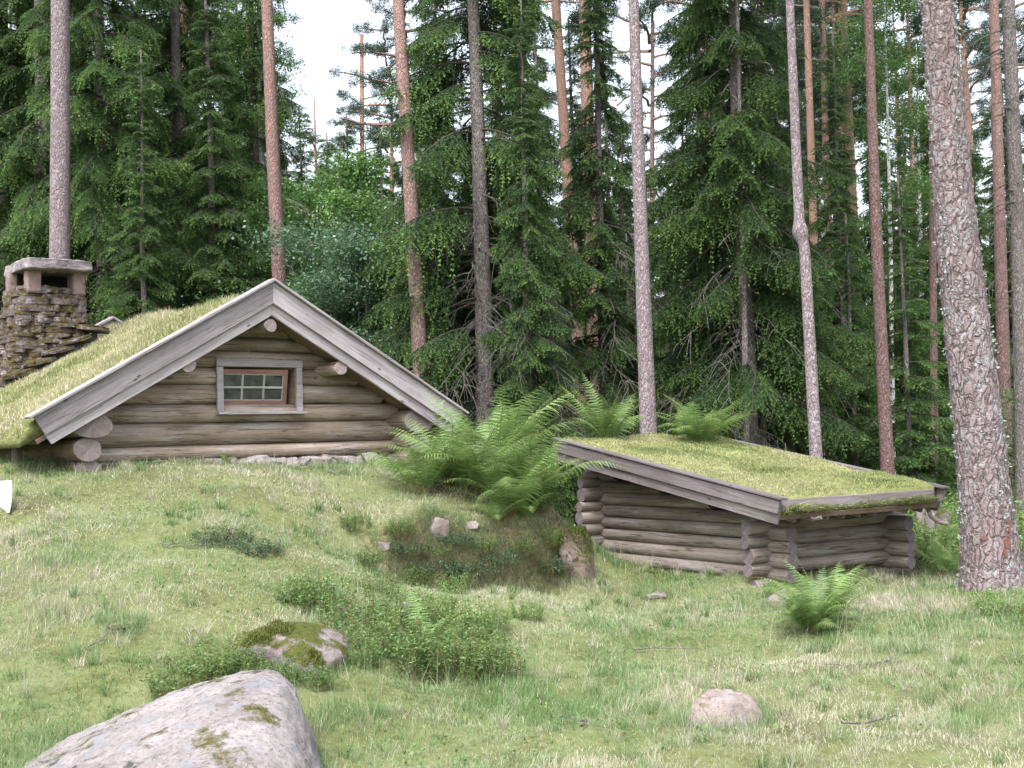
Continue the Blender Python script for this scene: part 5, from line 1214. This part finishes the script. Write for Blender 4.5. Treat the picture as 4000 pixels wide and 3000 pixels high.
# ================================================================== LOW SHRUBS
def bush_meshes(seed, nst, H, W_, leaf, mat, per=26, tintm=.5):
    r = np.random.default_rng(seed); lb, stb = MB(), MB(); C = []; DD = []
    for k in range(nst):
        a = r.random()*6.28; rr = W_*math.sqrt(r.random()); o = np.array([math.cos(a)*rr, math.sin(a)*rr, -.03]); h = H*r.uniform(.55, 1.1)*(1-.35*(rr/W_)**2)
        le = np.array([math.cos(a), math.sin(a), 0])*r.uniform(0, .35)*h+r.normal(0, .1, 3)*h*np.array([1, 1, 0]); s = np.linspace(0, 1, 5)
        p = o+le*(s**1.3)[:, None]+CZ*(s*h)[:, None]; V, F = tube(p, np.linspace(.0028, .0012, 5), 3); stb.add(V, F)
        f = r.uniform(.22, 1.03, per); c = np.stack([np.interp(f, s, p[:, j]) for j in range(3)], -1)+r.normal(0, .018, (per, 3))
        C.append(c); DD.append(nrm(np.stack([r.normal(0, 1, per), r.normal(0, 1, per), r.normal(.35, .4, per)], -1)))
    C = np.concatenate(C); D = np.concatenate(DD); n_ = len(C); sd = nrm(np.cross(D, CZ+r.normal(0, .3, (n_, 3)))); ln = leaf*r.uniform(.6, 1.25, (n_, 1))
    bend = CZ*-.2*ln
    V = np.stack([C, C+D*ln*.5+sd*ln*.30, C+D*ln+bend, C+D*ln*.5-sd*ln*.30], 1).reshape(-1, 3)
    tin = np.clip(tintm+r.normal(0, .15, n_), 0, .88); red = r.random(n_) < .008; tin[red] = 1.
    lb.add(V, np.arange(n_*4).reshape(-1, 4), np.repeat(tin, 4)); return lb.mesh('leaves', mat), stb.mesh('stems', M_['fern_stalk'])
BUSH = {'b': [bush_meshes(30+k, 64, .37, .26, .029, M_['bilberry']) for k in range(3)], 'l': [bush_meshes(40+k, 90, .15, .26, .022, M_['lingon'], 22) for k in range(2)]}
def bush(kind, px, py, sc_, label, seed, D=None):
    p = gD(px, D) if D else gpt(px, py); me = BUSH[kind][seed % len(BUSH[kind])]
    nm, cat, gr = ('bilberry_bush', 'bilberry', 'bilberry bushes in the meadow') if kind == 'b' else ('lingonberry_patch', 'lingonberry', 'lingonberry patches in the bank')
    t = empty(nm, tuple(p), label, cat, gr, (seed*1.7) % 6.28, sc_)
    child('leaves', me[0], t); child('stems', me[1], t)
BL = [('l', 870, 2120, 1.0, 'dark lingonberry patch in the slope below the gable window, left half'), ('l', 985, 2155, .9, 'dark lingonberry patch in the slope below the gable window, right half'),
 ('l', 1690, 2235, 1.0, 'blue-green lingonberry patch below the pink bank stone'), ('l', 1830, 2240, 1.0, 'blue-green lingonberry patch right of the pink bank stones'), ('l', 1940, 2195, .9, 'lingonberry patch under the low drooping ferns'),
 ('l', 2140, 2225, 1.05, 'dark lingonberry patch at the foot of the stump'), ('b', 2035, 2190, .6, 'small bilberry left of the stump'), ('l', 1600, 2170, .8, 'lingonberry patch in the bank face left of the bigger pink stone'), ('l', 1780, 2130, .7, 'lingonberry patch between the two pink bank stones'), ('b', 1560, 2090, .55, 'bilberry on the edge of the bank, left end'), ('b', 1880, 2150, .55, 'bilberry in the bank face right of the small pink stone'), ('b', 1700, 2190, .5, 'bilberry in the bank face straight below the bigger pink stone'), ('b', 2150, 2130, .6, 'bilberry on the bank edge behind the stump'), ('b', 1230, 2385, .95, 'bright bilberry bush left behind the yellow-mossed boulder'),
 ('b', 1150, 2350, .6, 'low bilberry behind the top of the yellow-mossed boulder'), ('b', 1420, 2470, 1.0, 'bilberry bush touching the right side of the yellow-mossed boulder'), ('b', 1500, 2560, 1.0, 'bilberry bush right of the yellow-mossed boulder, front row'),
 ('b', 1400, 2600, .45, 'bilberry with reddish leaves at the right foot of the yellow-mossed boulder'), ('b', 1580, 2470, .9, 'bilberry bush below the half hidden pale stone'), ('b', 1600, 2620, .9, 'bilberry bush below the small upright fern'),
 ('b', 1790, 2480, .95, 'bilberry bush behind the pale sideways fern'), ('b', 1840, 2600, .9, 'bilberry bush below the tip of the pale sideways fern'), ('b', 1930, 2640, .8, 'bilberry bush at the right end of the bilberry thicket'),
 ('b', 1745, 2640, .8, 'bilberry bush in front of the pale sideways fern'), ('b', 1900, 2460, .7, 'bilberry bush at the upper right of the bilberry thicket'), ('b', 1690, 2400, .7, 'bilberry behind the small upright fern'),
 ('b', 1480, 2330, .6, 'low bilberry above the half hidden pale stone'), ('b', 1620, 2290, .6, 'low bilberry in the meadow under the bank'), ('b', 1770, 2320, .6, 'low bilberry between bank and bilberry thicket'), ('b', 1420, 2210, .6, 'sprig of bilberry below the bank'),
 ('b', 1085, 2655, .40, 'bilberry between the pale boulder and the yellow-mossed boulder'), ('b', 960, 2600, .40, 'bilberry at the left foot of the yellow-mossed boulder'), ('b', 745, 2710, .8, 'bilberry bush behind the left flank of the pale boulder'), ('b', 840, 2660, .75, 'bilberry bush close behind the pale boulder'),
 ('b', 1215, 2690, .45, 'sprigs of bilberry behind the peak of the pale boulder'), ('b', 3950, 2420, .8, 'bilberry bush at the right edge before the thick pine'), ('b', 3860, 2390, .6, 'low bilberry at the foot of the thick pine'), ('b', 3040, 2330, .5, 'bilberry sprig behind the rock at the shed corner'),
 ('b', 1390, 2070, .6, 'bilberry sprig on the crest of the bank'), ('b', 2090, 2000, .8, 'bilberry under the ferns nearest the shed'), ('b', 2060, 2420, .5, 'small bilberry alone in the middle meadow')]
for k, (kd, px, py, s_, lb) in enumerate(BL): bush(kd, px, py, s_, lb, k)
for k, (px, D, s_, lb) in enumerate([(3600, 15.2, 1.6, 'tall bilberry behind the right shed corner'), (3680, 16.6, 1.8, 'tall bilberry before the three grey stones'), (3740, 16.0, 1.7, 'bilberry left of the thick pine, farther back'),
                                     (3780, 18.0, 1.9, 'bilberry in the forest edge left of the thick pine'), (3960, 15.5, 1.7, 'bilberry right of the thick pine'), (3990, 18.0, 1.9, 'bilberry in the forest edge right of the thick pine'),
                                     (3560, 17.5, 1.7, 'bilberry behind the eave of the shed'), (3700, 20, 2.0, 'bilberry thicket in the shade behind the three grey stones'), (3640, 14.6, 1.2, 'bilberry among the ferns by the shed')]): bush('b', px, 0, s_, lb, 60+k, D)
# ================================================================== GRASS AND UNDERGROWTH
def free_mask(P):
    d = P[:, :2]-CA[:2]; u = d @ CW[:2]; v = d @ CN[:2]; in1 = (np.abs(u) < 2.15) & (v > .40) & (v < 4.6)
    d = P[:, :2]-SC[:2]; a = d @ SL[:2]; b = d @ SR[:2]; in2 = (a > -.02) & (a < 3.1) & (b > -.02) & (b < 1.95)
    return ~(in1 | in2)
def scatter(N, D0, D1, r, power=0., x0=-600, x1=4600):
    u_ = r.random(N); D = (D0**(power+1)+u_*(D1**(power+1)-D0**(power+1)))**(1/(power+1))
    px = r.uniform(x0, x1, N); x = D*(px-2000)/FPX; P = np.stack([x, D, ground(x, D)], -1); return P[free_mask(P)]
r = np.random.default_rng(99); gm = MB()
P = scatter(980000, 4.6, 19, r, .1, -1900, 6000); n_ = len(P); x, y = P[:, 0], P[:, 1]
f1 = fbm(x*.55+3, y*.8, 71, 4); f2 = fbm(x*2.2, y*3.0, 72, 4); f3 = fbm(x*7, y*7, 73, 2)
right = np.clip((x+.5)/2.5, 0, 1)
tint = -.72+1.5*f1+.80*f2+.30*(f3-.5)+.06*right+r.normal(0, .09, n_)
crest = np.exp(-((y-11.6)/1.5)**2)*np.clip((1.2-x)/1.5, 0, 1)*fbm(x*.9, y*.9, 85, 3); lush = np.exp(-((y-7.6)/1.6)**2-((x+2.6)/1.3)**2)
tint = tint+.42*crest-.26*lush
dry = r.random(n_) < .05+.35*crest+.55*np.clip((f2-.54)*6, 0, 1)*np.clip((f1-.38)*5, .2, 1); tint = np.where(dry, r.uniform(.62, 1.0, n_), tint)
clump = fbm(x*3.2+9, y*3.2, 75, 3)
keep = (r.random(n_) < np.clip(.12+1.7*(clump-.18), .1, 1)) & ~((np.abs(bank_d(x, y)+.04) < .10) & (bank_w(x) > .3) & (r.random(n_) < .35)); P, tint, dry, clump, x, y = P[keep], tint[keep], dry[keep], clump[keep], x[keep], y[keep]; n_ = len(P)
tall = np.clip((fbm(x*1.3, y*1.3, 76, 3)-.50)*4, 0, 1)
ln = r.uniform(.022, .072, n_)*(.65+1.0*tall)*(.6+.8*clump); lean = np.where(dry, r.uniform(1.1, 1.9, n_), np.clip(r.normal(1.0-.3*tall, .45, n_), .1, 1.8))
dirn = (fbm(x*.7, y*.7, 77, 3)*4*math.pi)
blades(gm, P-CZ*.004, ln, r.uniform(.0009, .0021, n_)*np.clip(y/8, .8, 1.6), lean, tint, r, dirn=np.where(r.random(n_) < .7, r.random(n_)*6.283, dirn))
P = scatter(38000, 5, 17, r, .1, -1900, 6000); n_ = len(P)            # long fine stalks
k_ = fbm(P[:, 0]*1.1, P[:, 1]*1.1, 78, 3) > .50; P = P[k_]; n_ = len(P)
blades(gm, P, r.uniform(.10, .30, n_), r.uniform(.0008, .0014, n_)*np.clip(P[:, 1]/9, .8, 1.6), r.uniform(.35, 1.5, n_), r.uniform(.35, 1.0, n_), r, 5)
C_ = scatter(2200, 5, 16, r, .1, -1900, 6000); C_ = C_[fbm(C_[:, 0]*.9+4, C_[:, 1]*.9, 91, 3) > .44]; nt_ = len(C_); mblade = 46
rad = r.uniform(.02, .07, nt_); a_ = r.random((nt_, mblade))*6.283; q_ = np.sqrt(r.random((nt_, mblade)))
Px = C_[:, None, 0]+np.cos(a_)*q_*rad[:, None]; Py = C_[:, None, 1]+np.sin(a_)*q_*rad[:, None]
P = np.stack([Px.ravel(), Py.ravel(), np.repeat(C_[:, 2], mblade)-.005], -1); tt_ = np.repeat(np.where(r.random(nt_) < .35, r.uniform(.6, .9, nt_), r.uniform(.0, .45, nt_)), mblade); ls_ = np.repeat(r.uniform(.06, .17, nt_), mblade)
blades(gm, P, ls_*r.uniform(.5, 1.15, len(P)), r.uniform(.0010, .0020, len(P))*np.clip(P[:, 1]/8, .8, 1.6), .25+.95*q_.ravel()*r.uniform(.6, 1.2, len(P)), tt_+r.normal(0, .08, len(P)), r, 4, dirn=a_.ravel())
for ob in [o for o in bpy.data.objects if o.name.split('.')[0] in ('boulder', 'stone', 'tree_stump')]:   # grass closing up against every stone
    co = np.array([v.co[:] for v in ob.data.vertices])+np.array(ob.matrix_basis.translation); hz_ = co[:, 2]-ground(co[:, 0], co[:, 1]); c_ = co[:, :2].mean(0)
    sel = np.where(np.abs(hz_) < .05)[0]
    if len(sel) < 5: continue
    ext = float(np.ptp(co[:, 0])); m_ = int(np.clip(ext*2600, 150, 4200)); ii = r.choice(sel, m_); o_ = nrm(co[ii, :2]-c_); P = np.c_[co[ii, :2]+o_*r.uniform(.0, .07, (m_, 1)), np.zeros(m_)]; P[:, 2] = ground(P[:, 0], P[:, 1])-.01
    blades(gm, P, r.uniform(.04, .15, m_), r.uniform(.0010, .0020, m_), r.uniform(.15, 1.1, m_), np.clip(r.normal(.38, .22, m_), 0, 1), r, 4)
go = tag(link('grass', gm.mesh('grass', M_['grass'])), kind='stuff', label='mown meadow grass mixed with dry straw')
P = scatter(4500, 5, 17, r, .1); P = P[fbm(P[:, 0]*1.4, P[:, 1]*1.4, 81, 3) > .52]; n_ = len(P); wm = MB()
for q in range(5):
    D_ = nrm(np.stack([r.normal(size=n_), r.normal(size=n_), r.uniform(.05, .9, n_)], -1)); sd = nrm(np.cross(D_, CZ)); l_ = r.uniform(.012, .028, (n_, 1)); c = P+CZ*r.uniform(.005, .05, (n_, 1))+r.normal(0, .012, (n_, 3))*np.array([1, 1, .2])
    wm.add(np.stack([c, c+D_*l_*.5+sd*l_*.4, c+D_*l_, c+D_*l_*.5-sd*l_*.4], 1).reshape(-1, 3), np.arange(n_*4).reshape(-1, 4), np.repeat(np.clip(r.normal(.55, .15, n_), 0, .9), 4))
tag(link('weeds', wm.mesh('weeds', M_['bilberry'])), kind='stuff', label='small leafy weeds between the grass')
em = MB(); n_ = 15000; bx = r.uniform(BX[0]+.4, BX[-1]-.1, n_); by = np.interp(bx, BX, BY)-(fbm(bx*2.5, bx*0+3, 14, 3)-.5)*.5+r.normal(.0, .13, n_)
P = np.stack([bx, by, ground(bx, by)], -1); P = P+CZ*.01; blades(em, P, r.uniform(.04, .15, n_), r.uniform(.0009, .002, n_), r.uniform(1.0, 2.1, n_), np.clip(r.normal(.50, .24, n_), 0, 1), r, 4, dirn=np.full(n_, -math.pi/2))
tag(link('overhanging_grass', em.mesh('overhanging_grass', M_['grass'])), kind='stuff', label='dry grass hanging over the broken edge of the bank')
for k, (px, py, an, ln_, lb) in enumerate([(620, 2150, .3, .5, 'thin dead twig in the dry grass below the gable'), (330, 2560, 1.2, .35, 'dead twig in the grass left of the pale boulder'), (2050, 2640, 2.6, .6, 'dead twig in the middle of the meadow'), (2480, 2560, .2, .5, 'dead twig between the flat stone and the pink boulder'),
                                           (3480, 2600, 2.9, .45, 'dead twig in the grass at the right, below the thick pine'), (3300, 2850, .6, .5, 'dead twig right of the small pinkish boulder'), (2300, 2850, 1.9, .4, 'dead twig left of the small pinkish boulder')]):
    p = gpt(px, py); d_ = np.array([math.cos(an), math.sin(an), 0]); t_ = np.linspace(0, 1, 7); q = d_*(t_*ln_)[:, None]+r.normal(0, .012, (7, 3)); q[:, 2] = [gz(p[0]+a[0], p[1]+a[1])-p[2]+.03 for a in q]
    V, F = tube(q, np.linspace(.007, .003, 7), 5); tb = MB(); tb.add(V, F); e_ = q[3]+np.array([-d_[1], d_[0], 0])*.12+d_*.08; V, F = tube(np.array([q[3], (q[3]+e_)/2+CZ*.01, e_]), [.004, .003, .002], 4); tb.add(V, F)
    tag(link('fallen_twig', tb.mesh('fallen_twig', M_['twig']), None, Matrix.Translation(Vector(p))), lb, 'twig')
mm = MB(); P = scatter(60000, 18, 46, r, 0., -1200, 5200); n_ = len(P); keep = fbm(P[:, 0]*.6, P[:, 1]*.6, 80, 3) > .42; P = P[keep]; n_ = len(P)
D_ = nrm(r.normal(size=(n_, 3))+CZ*.4); sd = nrm(np.cross(D_, r.normal(size=(n_, 3)))); c = P+CZ*r.uniform(.02, .38, (n_, 1)); l_ = r.uniform(.04, .10, (n_, 1))
mm.add(np.stack([c, c+D_*l_*.5+sd*l_*.35, c+D_*l_, c+D_*l_*.5-sd*l_*.35], 1).reshape(-1, 3), np.arange(n_*4).reshape(-1, 4), np.repeat(np.clip(r.normal(.45, .2, n_), 0, .9), 4))
tag(link('undergrowth', mm.mesh('undergrowth', M_['bilberry'])), kind='stuff', label='leafy undergrowth covering the forest floor')
# moss cushions on the mossy boulder
mo = bpy.data.objects['boulder.001']; me = mo.data
co = np.array([v.co[:] for v in me.vertices]); no = np.array([v.normal[:] for v in me.vertices]); sel = np.where((no[:, 2] > .15) & (fbm3(co, 3.5, 5, 3) > .535))[0]
mb = MB(); idx = r.choice(sel, 9000); Pm = co[idx]+r.normal(0, .012, (9000, 3)); blades(mb, Pm-no[idx]*.004, r.uniform(.008, .022, 9000), .0022, r.uniform(.1, 1.0, 9000), r.normal(.5, .2, 9000), r)
mz = child('moss', mb.mesh('moss', M_['moss_fuzz']), mo); mz['kind'] = 'stuff'
